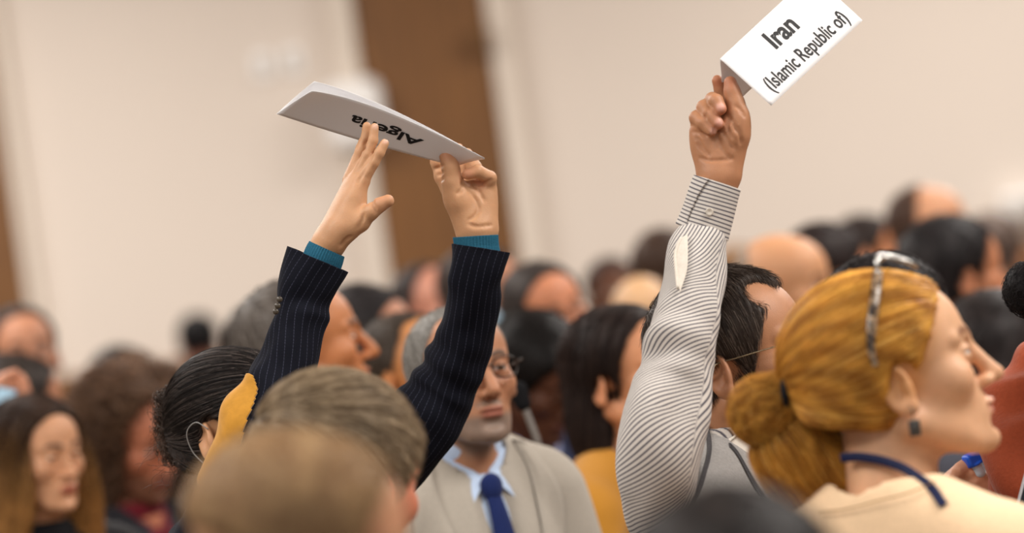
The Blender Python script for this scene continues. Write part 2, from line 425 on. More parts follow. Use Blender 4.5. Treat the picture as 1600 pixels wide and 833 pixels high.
# ---------------------------------------------------------------- hair
def hair_shell(t=.008, tf=.003, line=.02, slope=.55, nape=-.055, earcut=.03, top=0, extra=(), recede=None, post=(), cut=()):
    P = [ell((-.014-.45*t, 0, .047+top*.5), (.097+.6*t, .076+t, .081+t+top*.5)), ell((.028, 0, .048+top*.3), (.062+tf, .064+tf, .066+tf+top*.5), k=.02)]
    P += [ell((-.045, 0, -.01), (.055+t*.7, .060+t*.6, .06), k=.02)]
    P += list(extra)
    P += [plane((1, 0, -slope), line, k=.005), plane((-.35, 0, -1), -nape, k=.01)]
    if recede:
        for s in (1, -1): P += [ell((.085, s*.045, .105), (recede*1.5, recede, recede), op='s', k=.01)]
    if earcut:
        for s in (1, -1): P += [ell((.004, s*.088, -.004), (.024, .03, earcut+.006), op='s', k=.008)]
    P += list(post)+list(cut)
    return P
def strands(prims, seedsV, flow, n, seg, step, rad, lift, colf, seed=1, curl=0, curlf=60, taper=True, lenvar=.4, hvar=.003, project=True, jit=.05):
    """hair strands that hug the hair volume's surface; returns V,F,col"""
    r = np.random.default_rng(abs(seed))
    P = seedsV[r.integers(0, len(seedsV), n)]+r.normal(size=(n, 3))*.0012
    h = r.uniform(-.0005, hvar, n); L = r.uniform(1-lenvar, 1, n)
    path = [P]; ph = r.uniform(0, 6.28, n)
    for k in range(seg):
        N = normals(prims, P)
        f = flow(P); f = f+r.normal(size=f.shape)*jit*(np.linalg.norm(f, axis=1)[:, None] if jit != .05 else 1)
        t = f-(f*N).sum(1)[:, None]*N; t /= np.linalg.norm(t, axis=1)[:, None]+1e-9
        P = P+t*step*L[:, None]
        if project:
            d = sdf(prims, P); tgt = h+lift*(k/seg)**2*L
            P = P-normals(prims, P)*np.clip(d-tgt, -.01, .01)[:, None]
        path.append(P)
    Q = np.stack(path, 1)
    if curl:
        T = np.gradient(Q, axis=1); T /= np.linalg.norm(T, axis=2)[:, :, None]+1e-9
        up = r.normal(size=(n, 1, 3)); A = np.cross(T, up); A /= np.linalg.norm(A, axis=2)[:, :, None]+1e-9; B = np.cross(T, A)
        s_ = np.arange(seg+1)*step*curlf
        a = ph[:, None]+s_[None]*r.uniform(.7, 1.3, n)[:, None]
        Q = Q+curl*np.minimum(1, np.arange(seg+1)/3)[None, :, None]*(A*np.cos(a)[:, :, None]+B*np.sin(a)[:, :, None])
    m = seg+1
    T = np.gradient(Q, axis=1); T /= np.linalg.norm(T, axis=2)[:, :, None]+1e-9
    ref = np.array([.31, .77, .55]); A = np.cross(T, ref); A /= np.linalg.norm(A, axis=2)[:, :, None]+1e-9; B = np.cross(T, A)
    rr = rad*r.uniform(.6, 1.3, n)[:, None]*(np.linspace(1, .25, m)[None] if taper else np.ones(m)[None])
    V = []
    for j in range(3):
        an = j*2.0944; V.append(Q+rr[:, :, None]*(A*math.cos(an)+B*math.sin(an)))
    V = np.stack(V, 2).reshape(-1, 3)   # strand, seg, side
    b = (np.arange(n)*m*3)[:, None, None]+(np.arange(seg)*3)[None, :, None]; j = np.arange(3)[None, None]
    F = np.stack(np.broadcast_arrays(b+j, b+(j+1) % 3, b+3+(j+1) % 3, b+3+j), -1).reshape(-1, 4)
    col = colf(Q.reshape(-1, 3), r.uniform(0, 1, n).repeat(m)).repeat(3, 0)
    return V, F, col
def hair_obj(name, prims_l, M, s, parent, colour, colour2=None, style='short', n=1500, seg=8, step=.006, rad=.0007, lift=.003, h=.004, curl=0, curlf=60, colfn=None, flow=None, seed=1, capnoise=0, hvar=.003, lenvar=.4, seedfilt=None, jit=.05):
    """cap + strands as ONE hair mesh, built in the head's frame then placed"""
    V, F = polygonize(prims_l, h)
    if capnoise:
        N = normals(prims_l, V); V2 = V+N*(fnoise(V, 14, seed)*capnoise)[:, None]
    else: V2 = V
    c1 = np.array(lin(colour)); c2 = np.array(lin(colour2 or tuple(min(255, int(v*1.45+6)) for v in colour)))
    base = (lambda P, u: c1+(c2-c1)*(u**1.6)[:, None]) if colfn is None else colfn
    colc = base(V, .35+.3*np.clip(fnoise(V*np.array([1, 1, .3]), 25, seed+5), -1, 1))*.8
    crown = np.array([-.055, 0, .12])
    if flow is None:
        if style == 'short': flow = lambda P: (P-crown)*np.array([1, 1, 1])+np.array([.03, 0, -.02])
        elif style == 'back': flow = lambda P: np.array([-.12, 0, .01])-P+np.array([-.05, 0, 0])
        elif style == 'down': flow = lambda P: np.stack([-.15+0*P[:, 0]-.8*(P[:, 2] > .06)*(P[:, 0] < -.03), np.sign(P[:, 1]+.012)*np.clip((P[:, 2]-.04)*22, 0.05, 1.6), -np.ones(len(P))], 1)
        elif style == 'side': flow = lambda P: np.stack([.35+0*P[:, 0], np.sign(P[:, 1]-.03)*np.clip((P[:, 2]-.03)*20, 0.05, 1.6), -.6*np.ones(len(P))], 1)
    sV = V if seedfilt is None else V[seedfilt(V)]
    a = strands(prims_l, sV, flow, n, seg, step, rad, lift, base, seed, curl, curlf, lenvar=lenvar, hvar=hvar, jit=jit)
    Vw, Ff = merge([(V2, [F]), (a[0], [a[1]])])
    Vw = (Vw*s)@M[:3, :3].T+M[:3, 3]
    return link_mesh(name, Vw, Ff, HAIR, parent, col=np.vstack([colc, a[2]]))

# ---------------------------------------------------------------- torso / garments (frame at neck base, +X front)
def torso_prims(w=1.0, inflate=0.0, arms='lap', depth=1.0, belly=1.0):
    i = inflate
    P = [ell((-.012, 0, -.20), (.108*depth+i, .158*w+i, .215+i))]
    P += [ell((.0, 0, -.42), (.118*depth*belly+i, .155*w+i, .19+i), k=.05)]
    for s in (1, -1):
        P += [cap((-.025, s*.035, -.005), (-.025, s*.150*w, -.06), .042+i, .052+i, k=.04)]
        if arms == 'lap' or (arms == 'L' and s > 0) or (arms == 'R' and s < 0):
            P += [cap((-.02, s*.182*w, -.075), (.01, s*.225*w, -.33), .050+i, .042+i, k=.025),
                  cap((.01, s*.225*w, -.33), (.20, s*.13*w, -.42), .042+i, .034+i, k=.02)]
    return P
def front_x(prims, Y, Z, x0=.35):
    """x of the front surface at (y,z) by marching"""
    Y = np.asarray(Y, float); Z = np.asarray(Z, float); X = np.full(Y.shape, x0)
    for _ in range(40):
        d = sdf(prims, np.stack([X, Y, Z], -1)); X = X-np.clip(d*.8, -.02, .05)
    return X
def patch(name, prims, left, right, M, mat, parent, off=.002, th=.0025, nu=8, nv=24, attrs=False):
    """a cloth piece lying on the garment: left/right edge polylines in (y,z)"""
    Lp = spline(np.array(left), nv); Rp = spline(np.array(right), nv)
    t = np.linspace(0, 1, nu)
    YZ = Lp[:, None]*(1-t)[None, :, None]+Rp[:, None]*t[None, :, None]
    X = front_x(prims, YZ[..., 0].ravel(), YZ[..., 1].ravel()).reshape(nv, nu)
    edge = 1-np.abs(2*t-1)**6
    top = np.stack([X+off+th*edge, YZ[..., 0], YZ[..., 1]], -1).reshape(-1, 3)
    bot = np.stack([X+off-.001+0*t, YZ[..., 0], YZ[..., 1]], -1).reshape(-1, 3)
    F = grid_faces(nu, nv); k = nu*nv
    rim = []
    b = [i for i in range(nu)]+[j*nu+nu-1 for j in range(1, nv)]+[(nv-1)*nu+i for i in range(nu-2, -1, -1)]+[j*nu for j in range(nv-2, 0, -1)]
    for q in range(len(b)):
        a0, a1 = b[q], b[(q+1) % len(b)]; rim.append([a0, a1, a1+k, a0+k])
    V = np.vstack([top, bot]); V = V@M[:3, :3].T+M[:3, 3]
    return link_mesh(name, V, [np.vstack([F, F[:, ::-1]+k, np.array(rim)])], mat, parent)

def garment(name, prims, M, mat, parent, h=.007, folds=.004, seed=3, attrs=None):
    V, F = polygonize(prims, h)
    if folds:
        N = normals(prims, V); amp = np.clip((-.02-V[:, 2])/.1, .1, 1)
        V = V+N*(fnoise(V*np.array([1, 1, .55]), 5, seed, 3)*folds*amp)[:, None]
    at = attrs(V) if attrs else None
    Vw = V@M[:3, :3].T+M[:3, 3]
    return link_mesh(name, Vw, [F], mat, parent, attrs=at)

def rel(v, yaw): return rot('Z', yaw)@np.array(v, float)
def glasses(M, s, parent, frame_col=(30, 28, 28), wire=.0011, w=.025, hgt=.017, metal=0, temple_only=False):
    mt = mat_plain('spectacle_frame', frame_col, .25, .02, 50, 0, .5, metal)
    parts = []
    for sd in (1, -1):
        a = np.linspace(0, 2*math.pi, 33)[:-1]; a = np.append(a, a[0])
        P = np.stack([.1015-.14*np.abs(np.cos(a)*w)**1*0-.006*(np.abs(sd*.032+np.cos(a)*w)/.05)**2, sd*.032+np.sign(np.cos(a))*np.abs(np.cos(a))**.8*w, .019+np.sign(np.sin(a))*np.abs(np.sin(a))**.8*hgt], 1)
        parts.append(tube(P, wire, 6, False))
        parts.append(tube(spline([[.0965, sd*.057, .027], [.088, sd*.069, .027], [.02, sd*.080, .022], [-.012, sd*.083, .018], [-.026, sd*.081, -.004]], 24), wire*1.1, 6))
    parts.append(tube(spline([[.101, .008, .022], [.107, 0, .026], [.101, -.008, .022]], 8), wire, 6))
    V, F = merge(parts); V = (V*s)@M[:3, :3].T+M[:3, 3]
    g = link_mesh('glasses', V, F, mt, parent)
    ln = []
    for sd in (1, -1):
        a = np.arange(24)*2*math.pi/24
        P = np.stack([.1012-.006*(np.abs(sd*.032+np.cos(a)*w)/.05)**2, sd*.032+np.sign(np.cos(a))*np.abs(np.cos(a))**.8*w, .019+np.sign(np.sin(a))*np.abs(np.sin(a))**.8*hgt], 1)
        ln.append((np.vstack([P, P.mean(0)]), [np.stack([np.arange(24), (np.arange(24)+1) % 24, np.full(24, 24)], 1)]))
    V, F = merge(ln); V = (V*s)@M[:3, :3].T+M[:3, 3]
    gm, N, L, b = newmat('spectacle_lens'); b.inputs['Transmission Weight'].default_value = 1; b.inputs['IOR'].default_value = 1.02
    b.inputs['Roughness'].default_value = 0; b.inputs['Base Color'].default_value = (.92, .92, .92, 1)
    link_mesh('lens', V, F, gm, g)
    return g

def person(label, c, d, yaw, pitch=0, roll=0, byaw=None, s=1.0, skin=(205, 150, 120), face=None, colour=None, hair=None,
           top=('jumper', (60, 60, 70)), group=None, h=.004, w=1.0, lean=(0, 0, 0), eyes=True, brow=(50, 35, 25), beard=None, spect=None,
           extra_body=None, scalp=None, torso=True, colfix=None, neck=.052, lipcol=(160, 92, 80), blush=.14, iris=(80, 55, 35), beardz=-.03):
    o = W(c[0], c[1], d); M = frame(o, yaw, pitch, roll)
    byaw = yaw if byaw is None else byaw
    nb = o+rel((-.03+lean[0], lean[1], -.150*s+lean[2]), byaw)
    root = empty('person', (nb[0], nb[1], nb[2]-.55), label, 'person', group)
    hp = xf(head_prims(**(face or {})), M, s)
    n0 = M[:3, :3]@(np.array([-.025, 0, -.035])*s)+o
    Mb = frame(nb, byaw)
    P = hp+[cap(n0, nb+rel((-.004, 0, -.03), byaw), neck*s, (neck+.005)*s, k=.02)]
    P += xf([ell((-.02, 0, -.12), (.075, .12, .11), k=.04)], Mb)
    P += extra_body or []
    V, F = polygonize(P, h)
    Vl = ((V-o)@M[:3, :3])/s
    col = skin_colour(Vl, skin, brow=brow, beard=beard, scalp=scalp, lips=lipcol, blush=blush, beardz=beardz)
    if colfix is not None: col = colfix(V, col, Vl)
    link_mesh('body', V, [F], SKIN, root, col=col)
    if eyes: eye_mesh(M, s, root, iris)
    if hair:
        hk = dict(hair); sh = hk.pop('shell', {}); hair_obj('hair', hair_shell(**sh), M, s, root, **hk)
    if spect is not None: glasses(M, s, root, **spect)
    if torso: clothe(root, Mb, top, w, seed=int(abs(c[0]))+3)
    if d > 11: seat_person(root, nb, byaw)
    return root, M, Mb, o
_leg = {}
def seat_person(root, nb, yaw):
    """seated legs (shared meshes)"""
    M = frame((nb[0], nb[1], 0), yaw)
    if not _leg:
        P = [ell((-.01, 0, .50), (.13, .17, .10))]
        for s_ in (1, -1):
            P += [cap((.0, s_*.09, .50), (.40, s_*.11, .49), .082, .062, k=.03), cap((.40, s_*.11, .49), (.42, s_*.11, .10), .062, .045, k=.02)]
        Q = []
        for s_ in (1, -1): Q += [cap((.40, s_*.11, .045), (.56, s_*.12, .035), .042, .034, k=.02), box((.48, s_*.115, .012), (.12, .042, .012), r=.008, k=.01)]
        _leg['t'] = polygonize(P, .016); _leg['s'] = polygonize(Q, .012)
        _leg['tm'] = cloth('trouser_cloth', (44, 44, 50)); _leg['sm'] = mat_plain('shoe_leather', (30, 26, 24), .4, .05)
        _leg['me'] = {}
    for nm, key, mk in (('trousers', 't', 'tm'), ('shoes', 's', 'sm')):
        V, F = _leg[key]
        if key not in _leg['me']: _leg['me'][key] = link_mesh(nm, V, [F], _leg[mk]).data; bpy.data.objects.remove(bpy.data.objects[nm])
        o = bpy.data.objects.new(nm, _leg['me'][key]); C.objects.link(o); o.parent = root; o.matrix_parent_inverse = root.matrix_basis.inverted(); o.matrix_basis = Matrix(M.tolist())
def clothe(root, Mb, top, w=1.0, arms='lap', seed=3, h=.008):
    kind, rgb = top[0], top[1]
    m = cloth(kind+'_cloth', rgb)
    if kind == 'jumper':
        P = torso_prims(w, .012, arms)+[torus((-.012, 0, .012), .060, .012, k=.015, sq=(1, 1, 1)), cap((-.008, 0, .1), (-.008, 0, .02), .049, .052, op='s', k=.006)]
        garment('jumper', P, Mb, m, root, h, seed=seed)
        if len(top) > 2:
            mm = cloth('collar_cloth', top[2]); P = [torus((-.010, 0, .022), .057, .010, k=.01, sq=(1, 1, 1.6))]
            garment('collar', P, Mb, mm, root, .005, 0)
    elif kind in ('jacket', 'blazer'):
        sc = top[2] if len(top) > 2 else (200, 200, 205)
        base = torso_prims(w, .0, 'none')
        shirt = torso_prims(w, .004, 'none')
        garment('shirt', shirt+[cap((-.008, 0, .1), (-.008, 0, .0), .05, op='s')], Mb, cloth('shirt_cloth', sc), root, .008, .001, seed)
        jp = torso_prims(w, .016, arms)
        vcut = [cap((.12, 0, .06), (.165, 0, -.36), .085, .004, op='s', k=.008), cap((-.004, 0, .12), (-.004, 0, -.01), .062, .066, op='s', k=.006)]
        garment('jacket', jp+vcut, Mb, m, root, .007, seed=seed)
        for s_ in (1, -1):
            patch('lapel', jp, [(s_*.075, .02), (s_*.082, -.05), (s_*.055, -.2), (s_*.006, -.37)], [(s_*.10, .015), (s_*.135, -.09), (s_*.105, -.2), (s_*.012, -.37)], Mb, m, root, off=.003, th=.010)
            patch('shirt_collar', shirt, [(s_*.004, -.028), (s_*.03, -.0), (s_*.052, .012)], [(s_*.045, -.075), (s_*.065, -.05), (s_*.085, .0)], Mb, cloth('shirt_cloth', sc), root, off=.004, th=.006)
        garment('collar_band', [torus((-.012, 0, .018), .060, .006, k=.01, sq=(1, 1, 3.2))], Mb, cloth('shirt_cloth', sc), root, .005, 0)
        if len(top) > 3:
            tm = cloth('tie_cloth', top[3], amt=.15)
            tie = patch('tie', shirt, [(-.016, -.035), (-.013, -.06), (-.020, -.15), (-.036, -.40)], [(.016, -.035), (.013, -.06), (.020, -.15), (.036, -.40)], Mb, tm, root, off=.008, th=.006)
            xx = float(front_x(shirt, [0], [-.045])[0])
            garment('tie_knot', [ell((xx+.010, 0, -.042), (.012, .019, .020)), ell((xx+.012, 0, -.055), (.009, .013, .014), k=.01)], Mb, tm, tie, .0035, 0)

# ================================================================ STRUCTURE
SETTING = 1
WY = 22.0
def walls():
    wm = mat_plain('painted_wall', (228, 217, 206), .75, .015, .6, 0, .2)
    fm = mat_plain('carpet', (110, 96, 84), .95, .15, 60, .002, .05)
    cm = mat_plain('ceiling_paint', (225, 220, 212), .9, .02, 2)
    def s(o): o['kind'] = 'structure'; return o
    s(boxmesh('floor', (0, 11, -.05), (12, 13, .05), fm))
    s(boxmesh('ceiling', (0, 12.5, 4.45), (12, 11.5, .05), cm))
    s(boxmesh('wall_back', (0, WY+.15, 2.2), (12, .1, 2.25), wm))
    s(boxmesh('wall_left', (-12, 11, 2.2), (.1, 13, 2.25), wm))
    s(boxmesh('wall_right', (12, 11, 2.2), (.1, 13, 2.25), wm))
    # timber panels and door
    m, N, L, b = newmat('oak_veneer')
    tc = N.new('ShaderNodeTexCoord'); mp = N.new('ShaderNodeMapping'); mp.inputs['Scale'].default_value = (9, 9, .7)
    nz = N.new('ShaderNodeTexNoise'); nz.inputs['Scale'].default_value = 3; nz.inputs['Detail'].default_value = 6
    L.new(tc.outputs['Object'], mp.inputs[0]); L.new(mp.outputs[0], nz.inputs[0])
    cr = N.new('ShaderNodeValToRGB'); cr.color_ramp.elements[0].color = (*lin((106, 68, 27)), 1); cr.color_ramp.elements[1].color = (*lin((128, 84, 36)), 1)
    cr.color_ramp.elements[0].position = .3; cr.color_ramp.elements[1].position = .7
    L.new(nz.outputs['Fac'], cr.inputs[0]); L.new(cr.outputs[0], b.inputs['Base Color']); b.inputs['Roughness'].default_value = .45
    wood = m
    def xat(px, py): return W(px, py, WY)[0]
    xl, xr = xat(578, 215), xat(787, 215)
    d1 = s(boxmesh('door_1', ((xl+xr)/2, WY+.02, 2.05), ((xr-xl)/2, .04, 2.05), wood))
    tm = mat_plain('door_casing_paint', (228, 217, 204), .75, .02, 3)
    s(boxmesh('trim_1', (xl-.055, WY+.0, 2.1), (.055, .06, 2.1), tm, bev=.008))
    s(boxmesh('trim_2', (xr+.055, WY+.0, 2.1), (.055, .06, 2.1), tm, bev=.008))
    hm = mat_plain('bronze_metal', (112, 78, 44), .5, .05, 30, 0, .4, .2)
    p = W(750, 62, WY-.09)
    h_ = boxmesh('door_closer', p, (.05, .04, .06), hm, d1, bev=.01)
    xw = xat(24, 300)
    s(boxmesh('door_2', (xw-.5, WY+.02, 2.05), (.5, .04, 2.05), wood))
    s(boxmesh('trim_3', (xw+.02, WY+.0, 2.1), (.03, .06, 2.1), tm, bev=.008))
    # low timber dado between the doors
    zt = W(115, 585, WY)[2]
    s(boxmesh('trim_4', ((xw+.05+xl-.11)/2, WY+.01, zt/2), ((xl-.11-xw-.05)/2, .03, zt/2), wood, bev=.008))
    s(boxmesh('trim_5', ((xr+.11+12)/2, WY+.01, zt/2), ((12-xr-.11)/2, .03, zt/2), wood, bev=.008))
walls()
def wall_things():
    wm = mat_plain('white_plastic', (250, 249, 247), .4, .02, 10, 0, .4)
    gm = mat_plain('grey_plastic', (205, 200, 194), .5, .03, 10)
    for i, (px, py) in enumerate(((410, 102), (457, 94))):
        p = W(px, py, WY); p[1] = WY+.045-.012
        lab = ['white wall switch plate, the one further from the brown door', 'white wall switch plate, the one nearer the brown door'][i]
        r = tag(empty('switch_plate', p, None, None), lab, 'switch', 'switch plates on the pale wall')
        boxmesh('plate', p, (.05, .010, .065), wm, r, bev=.004); boxmesh('rocker', p+np.array([0, -.014, 0]), (.02, .005, .035), gm, r, bev=.003)
    p = W(556, 180, WY); p[1] = WY-.10
    r = tag(empty('wall_dispenser', p, None, None), 'rounded white wall unit mounted left of the brown door', 'dispenser')
    garment('housing', [box((0, 0, 0), (.150, .10, .175), r=.07)], frame(p, 0), wm, r, .012, 0)
    garment('nozzle', [box((0, -.03, -.175), (.05, .04, .02), r=.012)], frame(p, 0), gm, r, .008, 0)
    p = W(1600, 322, WY); p[1] = WY-.02
    r = tag(empty('wall_box', p, None, None), 'white box on the wall at the far right edge', 'box')
    garment('housing', [box((0, 0, 0), (.12, .07, .075), r=.02)], frame(p, 0), wm, r, .010, 0)
    boxmesh('cover_panel', p+np.array([0, -.074, 0]), (.09, .006, .05), gm, r, bev=.004)
wall_things()
# ================================================================ PEOPLE
def sleeve(st, nu=120, nv=200, fold=None, ratio=.85):
    """cloth tube; st rows: px,py,half width px,distance. returns V,F,u,v,theta,vn,N"""
    st = np.array(st, float)
    cen = np.array([W(a[0], a[1], a[3]) for a in st]); hw = st[:, 2]/FPX*st[:, 3]
    P = spline(cen, nv); R = spline(hw[:, None], nv)[:, 0]
    T = np.gradient(P, axis=0); T /= np.linalg.norm(T, axis=1)[:, None]
    view = np.array([0, 1., 0]); A = np.cross(T, view); A /= np.linalg.norm(A, axis=1)[:, None]; B = np.cross(T, A)
    L = np.concatenate([[0], np.cumsum(np.linalg.norm(np.diff(P, axis=0), axis=1))])
    th = np.arange(nu)*2*math.pi/nu
    TH, LL = np.meshgrid(th, L); RR = R[:, None]*np.ones(nu)
    D = fold(TH, LL) if fold is not None else 0*TH
    dirv = A[:, None]*np.cos(TH)[..., None]+ratio*B[:, None]*np.sin(TH)[..., None]
    V = P[:, None]+dirv*(RR+D)[..., None]
    return V.reshape(-1, 3), grid_faces(nu, nv, True), TH.ravel(), LL.ravel(), RR.ravel()
def wrap(a): return (a+math.pi) % (2*math.pi)-math.pi
def knit_cuff(name, st, mat, parent, hem=.6):
    V, F, th, L, R = sleeve(st, 176, 40, lambda T, l: .0006*np.sin(T*44)+.0008*np.sin(T*3+l*60), 1.0)
    o = link_mesh(name, V, [F], mat, parent); m = o.modifiers.new('s', 'SOLIDIFY'); m.thickness = .0022; m.offset = -1
    return o
def hpt(px, py, d, mm): return W(px, py, d, mm*.001)
def chain(pts, d, k=.005):
    """finger as tapered capsules: pts rows px,py,dz mm,radius mm"""
    out = []
    for a, b in zip(pts[:-1], pts[1:]):
        out.append(cap(hpt(a[0], a[1], d, a[2]), hpt(b[0], b[1], d, b[2]), a[3]*.001, b[3]*.001, k=k))
    return out
def crease(pts, d, r=.0012, k=.003):
    out = []
    for a, b in zip(pts[:-1], pts[1:]):
        out.append(cap(hpt(a[0], a[1], d, a[2]), hpt(b[0], b[1], d, b[2]), r, r, op='s', k=k))
    return out
def surf_crease(prims, pts, d, r=.0013, k=.0035, dz0=-60, sink=.0002):
    """creases traced on the camera-facing surface of a hand"""
    q = spline(np.array(pts, float), 3*len(pts)); P = np.array([W(a[0], a[1], d, dz0*.001) for a in q])
    D = P-CAM; D /= np.linalg.norm(D, axis=1)[:, None]
    for _ in range(40): P = P+D*np.clip(sdf(prims, P)*.8, -.01, .02)[:, None]
    P = P+D*sink
    return [cap(P[i], P[i+1], r, r, op='s', k=k) for i in range(len(P)-1)]
def nail_paint(nails, d, pink):
    def f(V, col, Vl):
        for px, py, dz, r in nails:
            p = hpt(px, py, d, dz); m = np.exp(-(np.linalg.norm(V-p, axis=1)/(r*.001))**4)
            col = col*(1-m[:, None]*.8)+np.array(lin(pink))*m[:, None]*.8
        return col
    return f
def tent_card(name, label, S1, S2, parts_text, nu=40, nv=14):
    """folded sheet: S1,S2 map (u,v) in 0..1 to world, v=0 on the fold"""
    pm = mat_plain('card_paper', (250, 249, 250), .55, .008, 8, 0, .25, transl=.12)
    u = np.linspace(0, 1, nu); v = np.linspace(0, 1, nv); U, Vv = np.meshgrid(u, v)
    root = empty(name, S1(np.array([.5]), np.array([0.]))[0], label, 'placard')
    for nm, Sf in (('front_leaf', S1), ('back_leaf', S2)):
        P = Sf(U.ravel(), Vv.ravel())
        o = link_mesh(nm, P, [grid_faces(nu, nv)], pm, root)
        m = o.modifiers.new('s', 'SOLIDIFY'); m.thickness = .0004; m.offset = 0
        if nm == 'front_leaf': leaf = o
    im = mat_plain('black_ink', (28, 27, 29), .6, .03, 50)
    for txt, cu, cv, hu, width, side, flip, bold in parts_text:
        cu_ = bpy.data.curves.new('t', 'FONT'); cu_.body = txt; cu_.align_x = 'CENTER'; cu_.align_y = 'CENTER'; cu_.offset = bold; cu_.resolution_u = 4
        ob = bpy.data.objects.new('t', cu_); C.objects.link(ob)
        me = bpy.data.meshes.new_from_object(ob)
        co = np.empty(len(me.vertices)*3, np.float32); me.vertices.foreach_get('co', co); co = co.reshape(-1, 3)
        mn, mx = co.min(0), co.max(0); co[:, :2] -= ((mn+mx)/2)[:2]; wd = (mx-mn)[0]
        uu = cu+co[:, 0]/wd*width*flip[0]; vv = cv+co[:, 1]/.7*hu*flip[1]
        P = S1(uu, vv); e = 1e-3
        n = np.cross(S1(uu+e, vv)-S1(uu-e, vv), S1(uu, vv+e)-S1(uu, vv-e)); n /= np.linalg.norm(n, axis=1)[:, None]
        n *= np.sign((n@np.array([0, -1, 0.])).mean())
        co = P+n*.0007
        me.vertices.foreach_set('co', co.astype(np.float32).ravel()); me.update(); me.name = 'lettering'
        me.materials.clear(); me.materials.append(im)
        t = bpy.data.objects.new('lettering', me); C.objects.link(t); t.parent = leaf; t.matrix_parent_inverse = Matrix.Identity(4)
        t['label'] = 'black printed country name'
        # leaf's world matrix is identity (vertices are in world units)
        bpy.data.objects.remove(ob)
    return root

# ---------------------------------------------------------------- woman holding up the Algeria card
DA = 5.70
NAVY = mat_stripe('pinstripe_wool', (17, 19, 29), (62, 64, 80), .07, .4, .9, dash=.2)
TEAL = mat_plain('teal_knit', (44, 98, 122), .9, .12, 500, .0008, .1)
SUEDE = mat_plain('mustard_suede', (196, 140, 52), .95, .08, 90, .0006, .05, sheen=.3)
def woman_algeria():
    d = DA; dl = 5.86
    hand1 = [cap(hpt(502, 398, d, 0), hpt(513, 384, d, 0), .0195, .0205, k=.012),
             cap(hpt(517, 378, d, -7), hpt(566, 283, d, -8), .0165, .0108, k=.012),
             cap(hpt(510, 380, d, 8), hpt(550, 284, d, 14), .0165, .0105, k=.014),
             cap(hpt(514, 378, d, 2), hpt(558, 282, d, 3), .0165, .0112, k=.012),
             cap(hpt(528, 366, d, -12), hpt(563, 347, d, -18), .0155, .0125, k=.016),
             cap(hpt(538, 352, d, -10), hpt(556, 318, d, -8), .0155, .012, k=.018)]
    hand1 += chain([(563, 347, -18, 11.5), (580, 331, -24, 9.6), (592, 321, -26, 8.8), (606, 314, -28, 8.6)], d, .007)
    hand1 += chain([(567, 280, -8, 9.6), (584, 254, -13, 7.4), (593, 239, -14, 6.9), (601, 224, -12, 6.0)], d, .0026)
    hand1 += chain([(558, 276, 2, 9.4), (574, 242, -4, 7.3), (583, 220, -4, 6.6), (585, 199, -2, 5.9)], d, .0026)
    hand1 += chain([(550, 274, 12, 9.0), (563, 238, 11, 7.0), (571, 216, 12, 6.4), (573, 197, 12, 5.8)], d, .0026)
    hand1 += chain([(545, 282, 20, 9.0), (557, 250, 22, 7.0), (563, 232, 22, 6.3), (567, 220, 20, 5.8)], d, .0026)
    base = list(hand1)
    hand1 += surf_crease(base, [(560, 285), (571, 263), (581, 245)], d, .0012)+surf_crease(base, [(556, 262), (566, 240), (573, 222)], d, .0012)
    hand1 += surf_crease(base, [(588, 331), (584, 322), (582, 312)], d, .001)
    hand1 += surf_crease(base, [(560, 356), (566, 345), (568, 335)], d, .001)
    hand1 += surf_crease(base, [(533, 384), (541, 374), (548, 370)], d, .0012)
    e = dl
    hand2 = [cap(hpt(744, 382, e, 0), hpt(745, 362, e, 0), .0240, .0250, k=.012),
             cap(hpt(735, 356, e, -2), hpt(712, 305, e, -8), .0200, .0165, k=.014),
             cap(hpt(756, 356, e, 4), hpt(762, 298, e, 8), .0185, .0125, k=.016),
             ell(hpt(738, 318, e, 4), (.026, .013, .032), k=.02)]
    hand2 += chain([(714, 312, -8, 16.0), (706, 284, -12, 12.5), (704, 262, -14, 10.6), (697, 245, -14, 9.4)], e, .010)
    hand2 += chain([(703, 302, 16, 11.0), (690, 276, 22, 9.6), (683, 254, 24, 8.6), (680, 236, 26, 8.0)], e, .005)
    hand2 += chain([(722, 292, 18, 11.0), (720, 262, 24, 9.0), (718, 246, 26, 8.0), (716, 232, 28, 7.4)], e, .005)
    hand2 += chain([(744, 290, 14, 11.0), (742, 262, 18, 9.2), (735, 250, 20, 8.2), (730, 240, 22, 7.6)], e, .005)
    hand2 += chain([(763, 296, 8, 11.5), (765, 278, -4, 9.6), (746, 268, -14, 9.2), (731, 272, -18, 8.0)], e, .0026)
    b2 = list(hand2)
    for c in ([(722, 286), (734, 300), (745, 316), (749, 330)], [(735, 283), (748, 298), (756, 314)], [(722, 284), (722, 296), (715, 303)],
              [(732, 350), (745, 354), (768, 352)], [(740, 289), (755, 287), (768, 281)], [(733, 344), (742, 338), (747, 330)]):
        hand2 += surf_crease(b2, c, e, .0011)
    for y in (262, 272, 280): hand2 += surf_crease(b2, [(679+(y-262)*.5, y+2), (686+(y-262)*.3, y), (692, y-4)], e, .0009)
    ho = (382, 682); hd = 5.93
    nb = W(*ho, hd)+rel((-.03, 0, -.15), -25)
    arm1 = [cap(W(502, 398, d), W(455, 548, 5.69), .0185, .021, k=.004), cap(W(455, 548, 5.69), W(400, 672, 5.67), .021, .024, k=.004), cap(W(400, 672, 5.67), W(335, 850, 5.76), .024, .034, k=.01),
            cap(W(335, 850, 5.76), nb+np.array([0, 0, -.08]), .034, .05, k=.02)]
    arm2 = [cap(W(744, 385, dl), W(716, 552, 5.91), .021, .024, k=.004), cap(W(716, 552, 5.91), W(690, 612, 5.93), .023, .025, k=.004), cap(W(690, 612, 5.93), W(450, 850, 6.05), .025, .036, k=.01),
            cap(W(450, 850, 6.05), nb+np.array([0, 0, -.08]), .036, .05, k=.02)]
